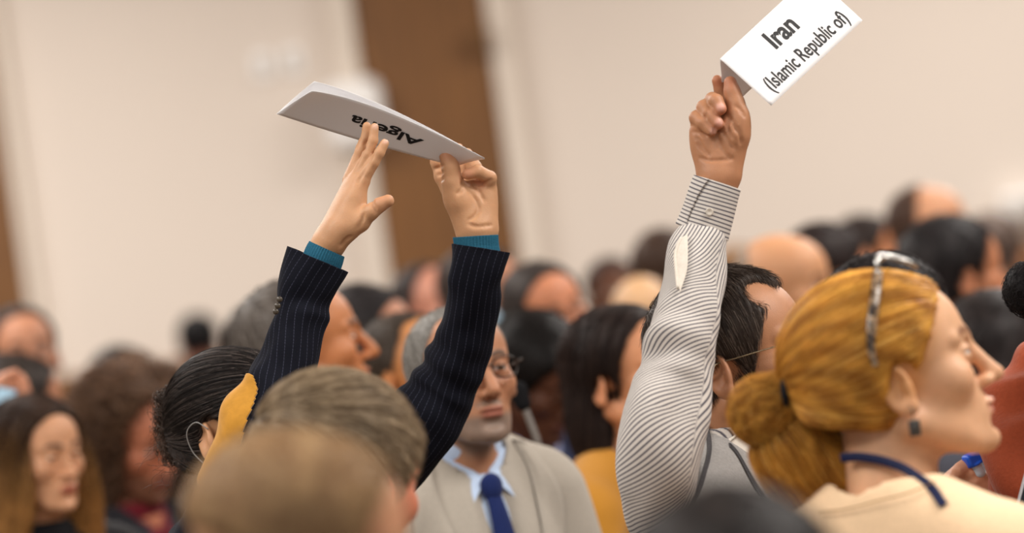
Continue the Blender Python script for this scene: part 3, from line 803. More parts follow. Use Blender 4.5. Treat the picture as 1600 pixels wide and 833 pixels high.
    def fix(V, col, Vl):
        # hands a little rosier at the thumb tips
        col = nail_paint([(603, 219, -18, 5), (586, 198, -6, 4)], d, (232, 190, 170))(V, col, Vl)
        for px, py, dz, r, dd in ((600, 316, -24, 13, d), (697, 243, -14, 12, e), (731, 272, -22, 10, e), (750, 285, -8, 9, e)):
            m = np.exp(-(np.linalg.norm(V-hpt(px, py, dd, dz), axis=1)/(r*.001))**2)*.45
            col = col*(1-m[:, None])+np.array(lin((205, 125, 100)))*m[:, None]
        return col
    root, M, Mb, o = person('person in navy pinstripe jacket with teal cuffs, raising a card with both hands', ho, hd, -34, 6, 0, byaw=-25, s=.93,
        skin=(214, 166, 130), h=.0021, eyes=True, torso=False, extra_body=hand1+hand2+arm1+arm2, colfix=fix,
        hair=None, face=dict(nose=1.0))
    # hair: swept back to a knot
    bun = np.array([-.100, -.005, .032])
    def dk(P, u):
        tip = np.clip((-.085-P[:, 0])/.05, 0, 1)
        c = np.array(lin((26, 22, 22)))+(np.array(lin((128, 118, 112)))-np.array(lin((26, 22, 22))))*(u**3.2)[:, None]
        return c*(1-tip[:, None]*.75)+np.array(lin((96, 72, 56)))*tip[:, None]*.75*(.4+u[:, None])
    def dk2(P, u):
        D_ = P-bun; D_ /= np.linalg.norm(D_, axis=1)[:, None]+1e-6
        k = .5+.5*np.sin(D_@np.array([30, 70, 55.])+3*np.sin(D_@np.array([11, -23, 17.])))
        return np.array(lin((24, 20, 20)))+(np.array(lin((112, 100, 94)))-np.array(lin((24, 20, 20))))*(np.clip(1.05*u+.15*k-.1, 0, 1)**4)[:, None]
    shell = hair_shell(.010, .004, .026, .55, -.062, .038)+[ell((-.085, 0, .012), (.045, .05, .05), k=.02)]
    hair_obj('hair', shell, M, .93, root, (26, 22, 22), n=9000, seg=16, step=.0065, rad=.00042, lift=.0015, h=.003, flow=lambda P: bun-P+np.array([-.02, 0, .0]),
             colfn=dk2, hvar=.0016, seed=11, jit=.015)
    bp = [ell(bun+np.array([-.012, 0, .012]), (.024, .030, .036)), ell(bun+np.array([-.012, -.01, -.026]), (.022, .026, .030), k=.02), ell(bun+np.array([-.002, -.015, .045]), (.016, .018, .016), k=.02)]
    hb = hair_obj('hair_knot', bp, M, .93, root, (44, 33, 28), n=420, seg=20, step=.0060, rad=.0006, lift=.012, h=.003, curl=.0065, curlf=80, colfn=dk, capnoise=.004,
                  flow=lambda P: np.cross(P-bun-np.array([-.018, 0, 0]), np.array([.25, 1, .35]))+np.array([0, 0, .01]), hvar=.007, seed=12)
    # stray wisps at the nape
    r = np.random.default_rng(3); ws = []
    for i in range(70):
        a = np.array([-.075+r.uniform(-.04, .03), -.055+r.uniform(-.03, .03), -.03+r.uniform(-.02, .06)])
        q = [a]; v = np.array([-.6+r.uniform(-.6, .4), r.uniform(-.6, .4), r.uniform(-1, .3)])
        for k in range(8): v = v+r.normal(size=3)*.5; v[2] -= .1; q.append(q[-1]+v/np.linalg.norm(v)*r.uniform(.004, .008))
        ws.append(tube(spline(q, 20), .00022, 4, False))
    V, F = merge(ws); V = (V*.93)@M[:3, :3].T+M[:3, 3]
    link_mesh('stray_hair', V, F, HAIR, root, col=np.tile(lin((70, 50, 38)), (len(V), 1)))
    # thin ear loop of a hearing device behind the near ear
    q = [(.004, -.086, .020), (-.012, -.092, .034), (-.034, -.090, .022), (-.036, -.084, -.006), (-.020, -.080, -.032)]
    V, F = tube(spline(q, 30), .0009, 6); V = (V*.93)@M[:3, :3].T+M[:3, 3]
    link_mesh('ear_loop', V, F, mat_plain('clear_tubing', (150, 150, 148), .2, .02, 10, 0, .6), root)
    # sleeves
    def f1(T, L):
        r_ = .0022*np.sin(L*70+2*np.sin(T+1))*np.exp(-((L-.07)/.03)**2)
        r_ += .0030*np.sin(L*95+T*1.5)*np.exp(-((L-.21)/.07)**2)+.0016*np.sin(T*3+L*22)+.0010*np.sin(T*5-L*60)
        r_ += .004*np.exp(-((L-.075)/.012)**2)*np.cos(T-.6)
        return r_
    def slv(nm, st, fold, flare):
        V, F, th, L, R = sleeve(st, 140, 260, fold, .88)
        o = link_mesh(nm, V, [F], NAVY, root, attrs={'sp': th*R/.0105, 'sq': L*1500+np.round(th*R/.0105)*2})
        m = o.modifiers.new('s', 'SOLIDIFY'); m.thickness = .0028; m.offset = -1
        return o
    st1 = [(497, 405, 51, 5.70), (482, 440, 47, 5.70), (468, 485, 41, 5.70), (455, 548, 45, 5.69), (436, 605, 52, 5.68), (408, 660, 58, 5.67), (384, 722, 56, 5.68), (352, 800, 60, 5.72), (330, 870, 66, 5.78)]
    slv('jacket_sleeve', st1, f1, 0)
    def f2(T, L):
        r_ = .0034*np.sin(L*150+1.6*np.sin(T-.5))*np.exp(-((L-.20)/.06)**2)*(.6+.4*np.cos(T-2.5))
        r_ += .0015*np.sin(T*3+L*20)+.0010*np.sin(T*4-L*70)+.003*np.exp(-((L-.045)/.014)**2)*np.cos(T-3)
        return r_
    st2 = [(751, 388, 46, 5.86), (746, 420, 42, 5.86), (741, 455, 41, 5.87), (733, 500, 43, 5.89), (718, 552, 47, 5.91), (696, 603, 52, 5.93), (664, 655, 60, 5.94), (620, 705, 62, 5.96), (555, 765, 66, 6.0), (480, 830, 74, 6.05), (430, 880, 80, 6.08)]
    slv('jacket_sleeve', st2, f2, 0)
    knit_cuff('knit_cuff', [(511, 389, 29.5, 5.70), (506, 400, 31, 5.70), (500, 414, 31, 5.70), (488, 440, 30, 5.70)], TEAL, root)
    knit_cuff('knit_cuff', [(743, 369, 35, 5.86), (744, 385, 34.5, 5.86), (746, 405, 35, 5.86), (745, 430, 34, 5.87)], TEAL, root)
    # sleeve buttons
    bm = mat_plain('horn_button', (70, 62, 52), .3, .2, 200, 0, .5)
    for px, py in ((437, 468), (434, 478), (431, 487)):
        c = W(px, py, 5.655); V = garment('sleeve_button', [ell((0, 0, 0), (.0042, .003, .0042))], frame(c, 0), bm, root, .0012, 0)
    # suede elbow patch: shell over the outer side of the near sleeve
    V, F, th, L, R = sleeve([(a, b, c+1.6, dd) for a, b, c, dd in st1], 140, 260, f1, .88)
    F = np.asarray(F); a = wrap(th-2.75); Lc = .262
    scal = .05*np.abs(np.sin(L*170))+.05*np.abs(np.sin(th*9))
    inside = ((a/.95)**2+((L-Lc)/.082)**2 < 1-scal*.6)
    keep = inside[F].all(1); V = V[:]; 
    o2 = link_mesh('elbow_patch', V, [F[keep]], SUEDE, root)
    m = o2.modifiers.new('s', 'SOLIDIFY'); m.thickness = .0025; m.offset = .6
    # jacket body with collar
    tp = torso_prims(.95, .014, 'none')+[torus((-.022, 0, .004), .068, .014, k=.02, sq=(1, 1, 1.3)), cap((-.008, 0, .12), (-.008, 0, -.01), .056, .062, op='s', k=.006)]
    garment('jacket', tp, Mb, NAVY, root, .006, .003, attrs=lambda V: {'sp': (V[:, 1])/.0105, 'sq': V[:, 2]*1500})
    return root
def card_algeria():
    A0 = W(432, 178, 5.80); B0 = W(713, 260, 5.86)         # the fold, lowest edge
    TL = W(487, 142, 5.735); TR = W(757, 247, 5.83)
    def S1(u, v):
        u = np.asarray(u)[:, None]; v = np.asarray(v)[:, None]
        P = (A0*(1-u)+B0*u)*(1-v)+(TL*(1-u)+TR*u)*v
        bow = 4*u*(1-u)
        return P+v*bow*(W(595, 165, 5.77)-W(621, 193, 5.77))*.75+(1-v)*bow*.003*np.array([0, 0, -1.])+v*(1-v)*np.array([0, .005, 0.003])
    TL2 = W(491, 127, 5.765)
    def S2(u, v):
        u = np.asarray(u)[:, None]; v = np.asarray(v)[:, None]
        P = (A0*(1-u)+B0*u)*(1-v)+(TL2*(1-u)+(TR+np.array([0, .010, -.001]))*u)*v
        bow = 4*u*(1-u)
        return P+v*bow*(W(595, 165, 5.77)-W(621, 193, 5.77))*.70+(1-v)*bow*.003*np.array([0, 0, -1.])+v*(1-v)*np.array([0, .012, .005])+np.array([0, .0012, 0])
    tent_card('placard', 'folded white country card printed Algeria, held upside down', S1, S2,
              [('Algeria', .55, .52, .26, .40, 1, (-1, -1), .028)])
woman_algeria(); card_algeria()

# ---------------------------------------------------------------- man holding up the Iran card
SHIRT = mat_stripe('striped_cotton', (210, 204, 197), (84, 81, 90), .32, .5, .8, bumpd=.0002)
def man_iran():
    d = 5.60; e = d
    hand = [cap(hpt(1121, 300, e, 0), hpt(1123, 282, e, 0), .0240, .0250, k=.012),
            cap(hpt(1136, 268, e, -2), hpt(1150, 198, e, -6), .0185, .0165, k=.016),
            cap(hpt(1112, 266, e, 2), hpt(1098, 204, e, 6), .0185, .0155, k=.016),
            ell(hpt(1122, 225, e, 8), (.032, .015, .036), k=.02),
            cap(hpt(1150, 208, e, -6), hpt(1154, 178, e, -8), .0165, .0125, k=.014)]
    hand += chain([(1154, 184, -8, 13.0), (1149, 160, -4, 11.0), (1144, 144, -2, 9.8), (1141, 129, 0, 8.6)], e, .007)
    hand += chain([(1140, 176, 26, 10.0), (1131, 152, 26, 9.6), (1126, 140, 24, 8.8), (1121, 126, 20, 7.6)], e, .0026)
    hand += chain([(1123, 184, 24, 10.5), (1113, 156, 2, 10.0), (1119, 158, -14, 9.4), (1126, 170, -21, 8.2)], e, .0026)
    hand += chain([(1108, 192, 22, 10.5), (1100, 168, 0, 10.0), (1109, 178, -14, 9.4), (1121, 193, -21, 8.4)], e, .0026)
    hand += chain([(1094, 204, 18, 10.0), (1088, 184, 0, 9.4), (1098, 192, -12, 8.8), (1111, 205, -18, 7.8)], e, .0026)
    b = list(hand)
    for c in ([(1120, 208), (1123, 222), (1132, 238), (1143, 248)], [(1128, 204), (1137, 218), (1147, 232)], [(1083, 206), (1096, 209), (1110, 214)],
              [(1090, 226), (1100, 234), (1108, 244)], [(1094, 247), (1112, 251), (1142, 249)], [(1136, 178), (1144, 190), (1152, 206)],
              [(1139, 185), (1137, 200), (1143, 215)], [(1150, 166), (1158, 172), (1163, 182)], [(1088, 214), (1094, 222), (1098, 232)], [(1148, 196), (1156, 210), (1158, 224)],
              [(1109, 166), (1104, 176), (1102, 184)], [(1120, 198), (1115, 212), (1122, 232)]):
        hand += surf_crease(b, c, e, .0010)
    nb = W(1120, 716, 5.62)
    arm = [cap(W(1120, 305, 5.602), W(1103, 358, 5.602), .0195, .0195, k=.004), cap(W(1103, 358, 5.602), W(1085, 430, 5.575), .0195, .022, k=.004), cap(W(1085, 430, 5.56), W(1062, 555, 5.50), .025, .027, k=.004), cap(W(1062, 555, 5.50), W(1032, 730, 5.47), .027, .030, k=.01), cap(W(1032, 730, 5.46), nb+np.array([0, .02, -.14]), .022, .02, k=.01)]
    def fix(V, col, Vl):
        col = nail_paint([(1126, 167, -27, 6.0), (1124, 191, -27, 5.8), (1115, 205, -24, 5.0)], d, (236, 190, 175))(V, col, Vl)
        for px, py, dz, r in ((1141, 130, -4, 12), (1121, 128, 14, 9), (1128, 172, -24, 10), (1122, 196, -24, 10)):
            m = np.exp(-(np.linalg.norm(V-hpt(px, py, d, dz), axis=1)/(r*.001))**2)*.4; col = col*(1-m[:, None])+np.array(lin((196, 108, 84)))*m[:, None]
        return col
    hc = (1158, 580); hd = 5.66
    o = W(*hc, hd)
    root, M, Mb, o = person('dark-haired person in grey knitted vest and striped shirt, holding a card up in one fist', hc, hd, -16, 4, 2, byaw=-12, s=1.02,
        skin=(192, 140, 108), h=.0021, torso=False, extra_body=hand+arm, colfix=fix, lean=(-.005, 0, .045), beard=((120, 96, 84), .45), face=dict(nose=1.1, brow=1.2, lids=.003),
        brow=(48, 34, 28), neck=.058)
    def dk(P, u):
        c = np.array(lin((54, 43, 37)))+(np.array(lin((132, 117, 106)))-np.array(lin((54, 43, 37))))*(u**3)[:, None]; return c
    sh = hair_shell(.007, .003, .030, .42, -.052, .026, top=.006, recede=.032)
    hair_obj('hair', sh, M, 1.02, root, (48, 38, 33), n=8000, seg=8, step=.0042, rad=.00042, lift=.006, h=.003, colfn=dk, seed=21,
             flow=lambda P: np.stack([.35-P[:, 0]*2.0+0*(P[:, 2]), P[:, 1]*5, (P[:, 2]-.10)*8-.4], 1))
    # sideburn
    glasses(M, 1.02, root, (150, 135, 110), wire=.0009, metal=.9, w=.024, hgt=.014)
    # forehead wrinkles are in the body; shirt collar
    # sleeve
    def fo(T, L):
        r_ = .0045*np.exp(-((L-.235)/.018)**2)*np.clip(np.cos(T-2.7), 0, 1)-.005*np.exp(-((L-.262)/.014)**2)*np.clip(np.cos(T-2.5), 0, 1)
        r_ += .0035*np.sin(L*130+2.5*np.sin(T))*np.exp(-((L-.245)/.045)**2)*(.5+.5*np.cos(T-2.4))
        r_ += .0020*np.sin(T*2+L*25)+.0013*np.sin(T*4-L*38)+.0012*np.sin(L*60+T*3)
        r_ += .004*np.exp(-((L-.33)/.05)**2)*np.sin(T*3+1)*np.clip(np.sin(T), 0, 1)
        return r_*np.clip((L-.062)/.03, 0, 1)
    st = [(1122, 292, 33, d), (1112, 325, 34.5, d), (1103, 358, 36, d), (1093, 385, 43, 5.585), (1087, 415, 47, 5.57), (1082, 455, 50, 5.55), (1073, 500, 54, 5.525), (1062, 545, 56, 5.505), (1053, 600, 58, 5.49), (1039, 655, 67, 5.47), (1031, 705, 69, 5.46), (1026, 760, 62, 5.47), (1026, 815, 46, 5.49), (1040, 850, 30, 5.53)]
    V, F, th, L, R = sleeve(st, 160, 320, fo, .95)
    seam = wrap(th-.75)
    lg = np.linspace(0, L.max(), 400); al = np.radians(10+48*np.clip((lg-.08)/.10, 0, 1)); cs_ = np.concatenate([[0], np.cumsum(np.sin(al[:-1])*np.diff(lg))])
    G = np.interp(L, lg, cs_); ca = np.interp(L, lg, np.cos(al))
    ph = (np.abs(seam)*R*ca+np.where(seam > 0, -1, .35)*G)/.0050
    o1 = link_mesh('shirt_sleeve', V, [F], SHIRT, root, attrs={'sp': ph})
    # keep below the cuff
    m = o1.modifiers.new('s', 'SOLIDIFY'); m.thickness = .0012; m.offset = -1
    # placket opening: plain inside of the cloth showing below the cuff, with its folded edge
    pl = mat_plain('shirt_cloth_plain', (216, 208, 196), .85, .04, 300, .0003, .1)
    st_c = [(1123, 286, 34.5, d), (1117, 305, 35.5, d), (1110, 330, 36.5, d), (1103, 352, 38, d), (1099, 364, 39.5, d)]
    V, F, th, L, R = sleeve(st_c, 140, 60, lambda T, l: .0016*np.clip(np.cos(T-3.0), 0, 1)+.0005*np.sin(T*4), 1.0)
    cu = link_mesh('shirt_cuff', V, [F], SHIRT, root, attrs={'sp': L/.0052+.0*th})
    m = cu.modifiers.new('s', 'SOLIDIFY'); m.thickness = .0026; m.offset = 0
    # overlapping end of the cuff and its buttons
    V, F, th, L, R = sleeve([(a+0, b, c+2.2, dd) for a, b, c, dd in st_c], 140, 60, lambda T, l: .0018*np.clip(np.cos(T-3.0), 0, 1)+.0005*np.sin(T*4), 1.0)
    F = np.asarray(F); keep = ((th > 2.0+.35*np.sin(L*30)) & (th < 3.7))[F].all(1)
    ov = link_mesh('cuff_overlap', V, [F[keep]], SHIRT, cu, attrs={'sp': L/.0052+.5*th}); m = ov.modifiers.new('s', 'SOLIDIFY'); m.thickness = .002; m.offset = 1
    bm = mat_plain('shell_button', (206, 198, 186), .25, .1, 300, 0, .5)
    for px, py, dz in ((1108.5, 331, -34), (1082, 327, -19)):
        c = hpt(px, py, d, dz); 
        garment('cuff_button', [ell((0, 0, 0), (.0052, .002, .0052)), torus((0, -.0012, 0), .0042, .0010, R=rot('X', 90), k=.001), ell((0, -.003, 0), (.0018, .002, .0018), op='s', k=.001)], frame(c, 0), bm, cu, .0006, 0)
    q = [(1066, 372), (1057, 395), (1058, 420), (1061, 450)]; q2 = [(1074, 366), (1075, 395), (1073, 425), (1062, 458)]
    V = []; n1 = 30; A1 = spline(np.array(q, float), n1); A2 = spline(np.array(q2, float), n1)
    Vs = sleeve(st, 160, 320, fo, .95)[0]; Rl = Vs-CAM; x_ = Rl[:, 0]; z_ = Rl[:, 2]; cc_, ss_ = math.cos(ROLL), math.sin(ROLL)
    PX = 800+FPX*(x_*cc_-z_*ss_)/Rl[:, 1]; PY = 416.5-FPX*(x_*ss_+z_*cc_)/Rl[:, 1]
    sl = []
    for px, py in np.vstack([A1, A2]):
        near = np.hypot(PX-px, PY-py) < 5
        sl.append(W(px, py, Vs[near, 1].min() if near.any() else 5.54))
    sl = np.array(sl).reshape(2, n1, 3); t = np.linspace(0, 1, 8)[None, :, None]
    G = sl[0][:, None]*(1-t)+sl[1][:, None]*t; G[..., 1] -= .0028+.001*np.sin(t[..., 0]*3.14)
    g = link_mesh('placket_lining', G.reshape(-1, 3), [grid_faces(8, n1)], pl, root); m = g.modifiers.new('s', 'SOLIDIFY'); m.thickness = .0012
    # placket's rolled edge
    V, F = tube(sl[0]+np.array([-.0015, -.0034, 0]), .0024, 10); link_mesh('placket_edge', V, F, pl, root)
    # knitted vest
    vm = cloth('grey_knit', (146, 143, 140), .0012, 260, .10, .95)
    dm = cloth('dark_grey_knit', (62, 60, 62), .001, 260, .1, .95)
    shp = torso_prims(1.0, .004, 'none', depth=1.06)+[torus((-.018, 0, .020), .066, .010, k=.01, sq=(1, 1, 2.2)), cap((-.008, 0, .14), (-.008, 0, .0), .058, .06, op='s', k=.006)]
    garment('shirt', shp, Mb, SHIRT, root, .005, .001, attrs=lambda V: {'sp': V[:, 1]/.0055})
    ar = (np.linalg.inv(Mb)@np.append(W(1036, 745, 5.47), 1))[:3]
    vp = torso_prims(1.0, .013, 'none', depth=1.10)
    vc = vp+[cap((.10, 0, .09), (.15, 0, -.18), .075, .01, op='s', k=.01), cap((-.004, 0, .15), (-.004, 0, .01), .066, .070, op='s', k=.006),
             cap(ar+np.array([-.01, -.08, .02]), ar+np.array([-.01, .03, 0]), .056, .050, op='s', k=.008),
             cap((-.02, .22, -.12), (-.02, .12, -.12), .07, .06, op='s', k=.008)]
    garment('knitted_vest', vc, Mb, vm, root, .005, .003)
    # dark armhole rib and front bands
    a = np.linspace(0, 2*math.pi, 60); P = np.stack([ar[0]-.010+.060*np.cos(a), 0*a-.30, ar[2]+.010+.066*np.sin(a)], 1)
    for _ in range(50): P[:, 1] += np.clip(sdf(vp, P)*.8, -.01, .03)
    P[:, 1] -= .001
    V, F = tube(P, .0032, 8, False); V = V@Mb[:3, :3].T+Mb[:3, 3]
    link_mesh('armhole_rib', V, F, dm, root)
    for k_, (w0, w1) in enumerate(((.084, .091),)):
        for s_ in (1, -1):
            patch('knit_band', vp, [(s_*w0, .02), (s_*(w0+.02), -.03), (s_*w0, -.12), (s_*(w0-.03), -.3)], [(s_*w1, .015), (s_*(w1+.02), -.035), (s_*w1, -.12), (s_*(w1-.03), -.3)], Mb, dm, root, off=.003, th=.002)
    cs = mat_stripe('striped_collar', (222, 216, 208), (120, 117, 120), .3)
    for s_ in (1, -1):
        cpv = patch('shirt_collar', shp, [(s_*.012, -.02), (s_*.04, .012), (s_*.062, .03)], [(s_*.055, -.07), (s_*.082, -.035), (s_*.088, .012)], Mb, pl, root, off=.006, th=.006)
def card_iran():
    D0 = 5.592
    TL = W(1125, 92, D0); BL = W(1205, 165, D0-.012); TR = W(1268, -41, D0+.115); BR = W(1348, 32, D0+.103)
    def S1(u, v):
        u = np.asarray(u)[:, None]; v = np.asarray(v)[:, None]
        return (TL*(1-u)+TR*u)*(1-v)+(BL*(1-u)+BR*u)*v+v*(1-v)*np.array([0, -.006, 0])
    off = W(1133, 177, D0+.045)-TL; ru = (W(1178, 149, D0+.062)-W(1133, 177, D0+.045))
    def S2(u, v):
        u = np.asarray(u)[:, None]; v = np.asarray(v)[:, None]
        return (TL*(1-u)+TR*u)+v*off+v*(1-v)*np.array([0, .010, 0])+np.array([0, .0012, 0])
    tent_card('placard', 'folded white country card printed Iran (Islamic Republic of), held aloft on the right', S1, S2,
              [('Iran', .485, .31, .29, .26, 1, (1, -1), .028), ('(Islamic Republic of)', .508, .79, .225, .84, 1, (1, -1), .016)])
man_iran(); card_iran()
# ---------------------------------------------------------------- redhead in the right foreground
def loc(M, p): return (np.asarray(p)-M[:3, 3])@M[:3, :3]
def follow(prims, M, pix, d, off=.0, n=40, s=1.0):
    """pixel polyline dropped onto the camera side of a head-frame volume; world points"""
    q = spline(np.array(pix, float), n); P = np.array([W(a[0], a[1], d-.2) for a in q])
    D = P-CAM; D /= np.linalg.norm(D, axis=1)[:, None]
    for _ in range(60): P = P+D*np.clip(sdf(prims, loc(M, P)/s)*s*.7, -.01, .02)[:, None]
    return P-D*off
def redhead():
    hc = (1402, 607); hd = 4.98; s = 1.03
    root, M, Mb, o = person('person with orange-blonde ponytail, glasses pushed up on the head and a cream top', hc, hd, 3, 9, 0, byaw=48, s=s,
        skin=(232, 184, 150), h=.0028, top=('jumper', (232, 200, 162)), brow=(122, 80, 54), neck=.050, lean=(.0, .0, .020), scalp=((206, 142, 70), .55), face=dict(nose=1.05, lids=.0016, lips=.9, chin=1.0), lipcol=(200, 128, 118), blush=.15, iris=(90, 120, 130), torso=False)
    tie = loc(M, W(1240, 610, 4.98))/s
    gold = np.array(lin((244, 182, 80))); dark = np.array(lin((158, 94, 30))); lt = np.array(lin((255, 220, 140)))
    def cf(P, u):
        D_ = P-tie; D_ /= np.linalg.norm(D_, axis=1)[:, None]+1e-6
        k = .5+.5*np.sin(D_@np.array([9, 22, 17.])+.8*np.sin(D_@np.array([7, -17, 11.])))
        m = np.clip(.65*u+.45*k-.02, 0, 1)[:, None]
        c = dark*(1-m)+gold*m
        return c+(lt-c)*np.clip((u-.8)*3, 0, 1)[:, None]*.6
    sh = hair_shell(.014, .003, .008, .70, -.050, .034, extra=[ell((-.066, 0, .012), (.044, .054, .064), k=.03)])
    hair_obj('hair', sh, M, s, root, (196, 120, 40), n=4800, seg=20, step=.0075, rad=.0007, lift=.001, h=.003, colfn=cf, flow=lambda P: tie-P, hvar=.0012, seed=31, jit=.008)
    def wl(px, py, dd): return loc(M, W(px, py, dd))/s
    bun = [ell(wl(1190, 642, 4.98), (.037, .034, .039), R=rot('Y', 20)), ell(wl(1224, 616, 4.98), (.018, .020, .022), k=.014)]
    c0 = wl(1196, 640, 4.98)
    hair_obj('hair_bun', bun, M, s, root, (200, 126, 42), n=2200, seg=16, step=.0065, rad=.0005, lift=.002, h=.003, colfn=cf, flow=lambda P: np.cross(P-c0, np.array([.1, 1, .1]))+(c0-P)*.1, hvar=.003, seed=32)
    tail = [cap(wl(1248, 640, 5.0), wl(1238, 712, 5.0), .018, .034, k=.02), cap(wl(1228, 700, 4.99), wl(1275, 790, 5.02), .036, .030, k=.02), ell(wl(1300, 740, 5.0), (.035, .03, .045), k=.02)]
    hair_obj('ponytail', tail, M, s, root, (196, 124, 48), n=2400, seg=16, step=.007, rad=.0005, lift=.006, h=.0035, colfn=cf, flow=lambda P: np.array([.25, 0, -1.])+.0*P, hvar=.006, seed=33, capnoise=.004)
    R1 = np.array(Matrix.Rotation(math.radians(78), 3, 'Y'))
    V, F = merge([tube(np.array([W(1233+14*math.cos(a)*.5, 612+37*math.sin(a), 4.98+.030*math.cos(a)) for a in np.linspace(0, 6.2832, 40)]), .0052, 8, False)])
    link_mesh('hair_tie', V, F, mat_plain('black_elastic', (18, 17, 20), .8, .1, 200), root)
    # glasses pushed up into the hair
    tort, N, L, b = newmat('tortoiseshell'); tc = N.new('ShaderNodeTexCoord'); nz = N.new('ShaderNodeTexNoise'); nz.inputs['Scale'].default_value = 130
    L.new(tc.outputs['Object'], nz.inputs[0]); cr = N.new('ShaderNodeValToRGB'); cr.color_ramp.elements[0].color = (*lin((36, 26, 24)), 1); cr.color_ramp.elements[1].color = (*lin((158, 132, 104)), 1)
    cr.color_ramp.elements[0].position = .42; cr.color_ramp.elements[1].position = .62; L.new(nz.outputs['Fac'], cr.inputs[0]); L.new(cr.outputs[0], b.inputs['Base Color']); b.inputs['Roughness'].default_value = .2
    shp = [p for p in sh]
    Pt = follow(shp, M, [(1373, 424), (1371, 440), (1367, 470), (1362, 510), (1361, 545), (1368, 572)], hd, .003, 40, s)
    T = np.gradient(Pt, axis=0); T /= np.linalg.norm(T, axis=1)[:, None]; A = np.cross(T, np.array([0, 1., 0])); A /= np.linalg.norm(A, axis=1)[:, None]; Bn = np.cross(T, A)
    wv = np.interp(np.linspace(0, 1, 40), [0, .6, 1], [.0068, .0058, .0035])[:, None]
    ring = [(1, .35), (.5, 1), (-.5, 1), (-1, .35), (-1, -.35), (-.5, -1), (.5, -1), (1, -.35)]
    V = np.stack([Pt+A*wv*a_+Bn*.0020*b_ for a_, b_ in ring], 1).reshape(-1, 3)
    g = link_mesh('glasses', V, [grid_faces(8, 40, True)], tort, root)
    mm = mat_plain('silver_metal', (190, 188, 184), .2, .05, 80, 0, .6, .9)
    top0 = Pt[0]; rims = []
    fw = (W(1432, 418, hd-.06)-W(1372, 402, hd-.06)); fw /= np.linalg.norm(fw); acr = np.array([0, 1., .06]); acr /= np.linalg.norm(acr)
    for k_ in (0, 1):
        c = W(1401, 403, hd-.052+.066*k_)
        a = np.linspace(0, 2*math.pi, 41); P = c+fw[None]*(np.cos(a)*.023)[:, None]+acr[None]*(np.sin(a)*.028)[:, None]+np.array([0, 0, 1.])*(-.004*np.cos(a)**2)[:, None]
        rims.append(tube(P, .0026, 8, False))
    rims.append(tube(spline(np.array([W(1372, 420, hd-.075), W(1371, 408, hd-.072), W(1380, 401, hd-.062)]), 10), .0036, 8))
    rims.append(tube(spline([W(1390, 402, hd-.03), W(1388, 399, hd-.019), W(1390, 402, hd-.008)], 8), .0022, 6))
    V, F = merge(rims); link_mesh('rim', V, F, mm, g)
    # earring
    ep = follow(head_prims(nose=1.1), M, [(1421, 641), (1422, 648)], hd, .004, 2, s)[0]
    em = mat_plain('tarnished_silver', (96, 92, 88), .35, .2, 200, 0, .5, .8)
    V, F = merge([tube(spline([ep+np.array([0, 0, .004]), ep+np.array([.003, -.003, .0]), ep+np.array([.002, -.003, -.012])], 10), .0007, 6)])
    er = link_mesh('earring', V, F, em, root)
    garment('pendant', [box((0, 0, 0), (.0068, .0022, .0095), r=.002), ell((0, -.002, 0), (.004, .0015, .006), k=.001)], frame(ep+np.array([.003, -.003, -.021]), 10, 0, 0), em, er, .0008, 0)
    # cream top, wide neck
    tp = torso_prims(.92, .012, 'lap')
    vc = tp+[cap((.0, 0, .10), (.012, 0, -.01), .066, .085, op='s', k=.006)]
    top = garment('knit_top', vc, Mb, cloth('cream_knit', (236, 204, 166), .0008, 260, .06, .9), root, .006, .003)
    # lanyard and necklace lie on neck and top
    base = head_prims()[:3]
    body = lambda P: None
    lm = mat_plain('navy_ribbon', (24, 32, 66), .6, .08, 200, .0002, .2)
    ng = [cap(loc(M, W(1385, 640, hd)), loc(M, W(1385, 800, hd)), .058*s, .062*s)]+[p for p in xf(torso_prims(.92, .012, 'none'), np.linalg.inv(M)@Mb)]
    ng[0].op = 'u'; ng2 = [ng[0]]+ng[1:]
    P = follow(ng2, M, [(1314, 716), (1340, 714), (1375, 719), (1410, 731), (1436, 747), (1456, 763), (1474, 790)], hd, .004, 60, s)
    T = np.gradient(P, axis=0); T /= np.linalg.norm(T, axis=1)[:, None]; A = np.cross(T, np.array([0, 1., 0])); A /= np.linalg.norm(A, axis=1)[:, None]; Bn = np.cross(T, A)
    V = np.stack([P+A*.0055*a_+Bn*.0010*b_ for a_, b_ in ring], 1).reshape(-1, 3)
    link_mesh('lanyard', V, [grid_faces(8, 60, True)], lm, root)
    P = follow(ng2, M, [(1280, 800), (1320, 796), (1370, 783), (1420, 770), (1462, 752)], hd, .010, 60)
    V, F = tube(P, .0008, 6); link_mesh('necklace', V, F, mat_plain('fine_gold_chain', (150, 116, 70), .3, .1, 300, 0, .5, .8), root)
redhead()

# ---------------------------------------------------------------- person in the light grey suit
def grey_suit():
    root, M, Mb, o = person('person in light grey suit, pale blue shirt and navy tie, with trimmed grey beard', (724, 604), 6.62, -64, 3, 0, byaw=-62, s=.96,
        skin=(196, 142, 112), h=.003, beard=((122, 114, 106), .75), beardz=-.046, brow=(70, 62, 56), neck=.054, lean=(.0, 0, .03), face=dict(nose=1.12, brow=1.2, lids=.003), torso=True, w=.78,
        top=('blazer', (176, 168, 156), (188, 206, 232), (28, 42, 92)), spect=dict(frame_col=(40, 34, 32), wire=.0013, w=.024, hgt=.017),
        hair=dict(shell=dict(t=.003, line=.008, slope=.3, nape=-.045, recede=.035), colour=(120, 116, 110), colour2=(196, 192, 186), n=2500, seg=6, step=.0045, rad=.0005, seed=41))
grey_suit()

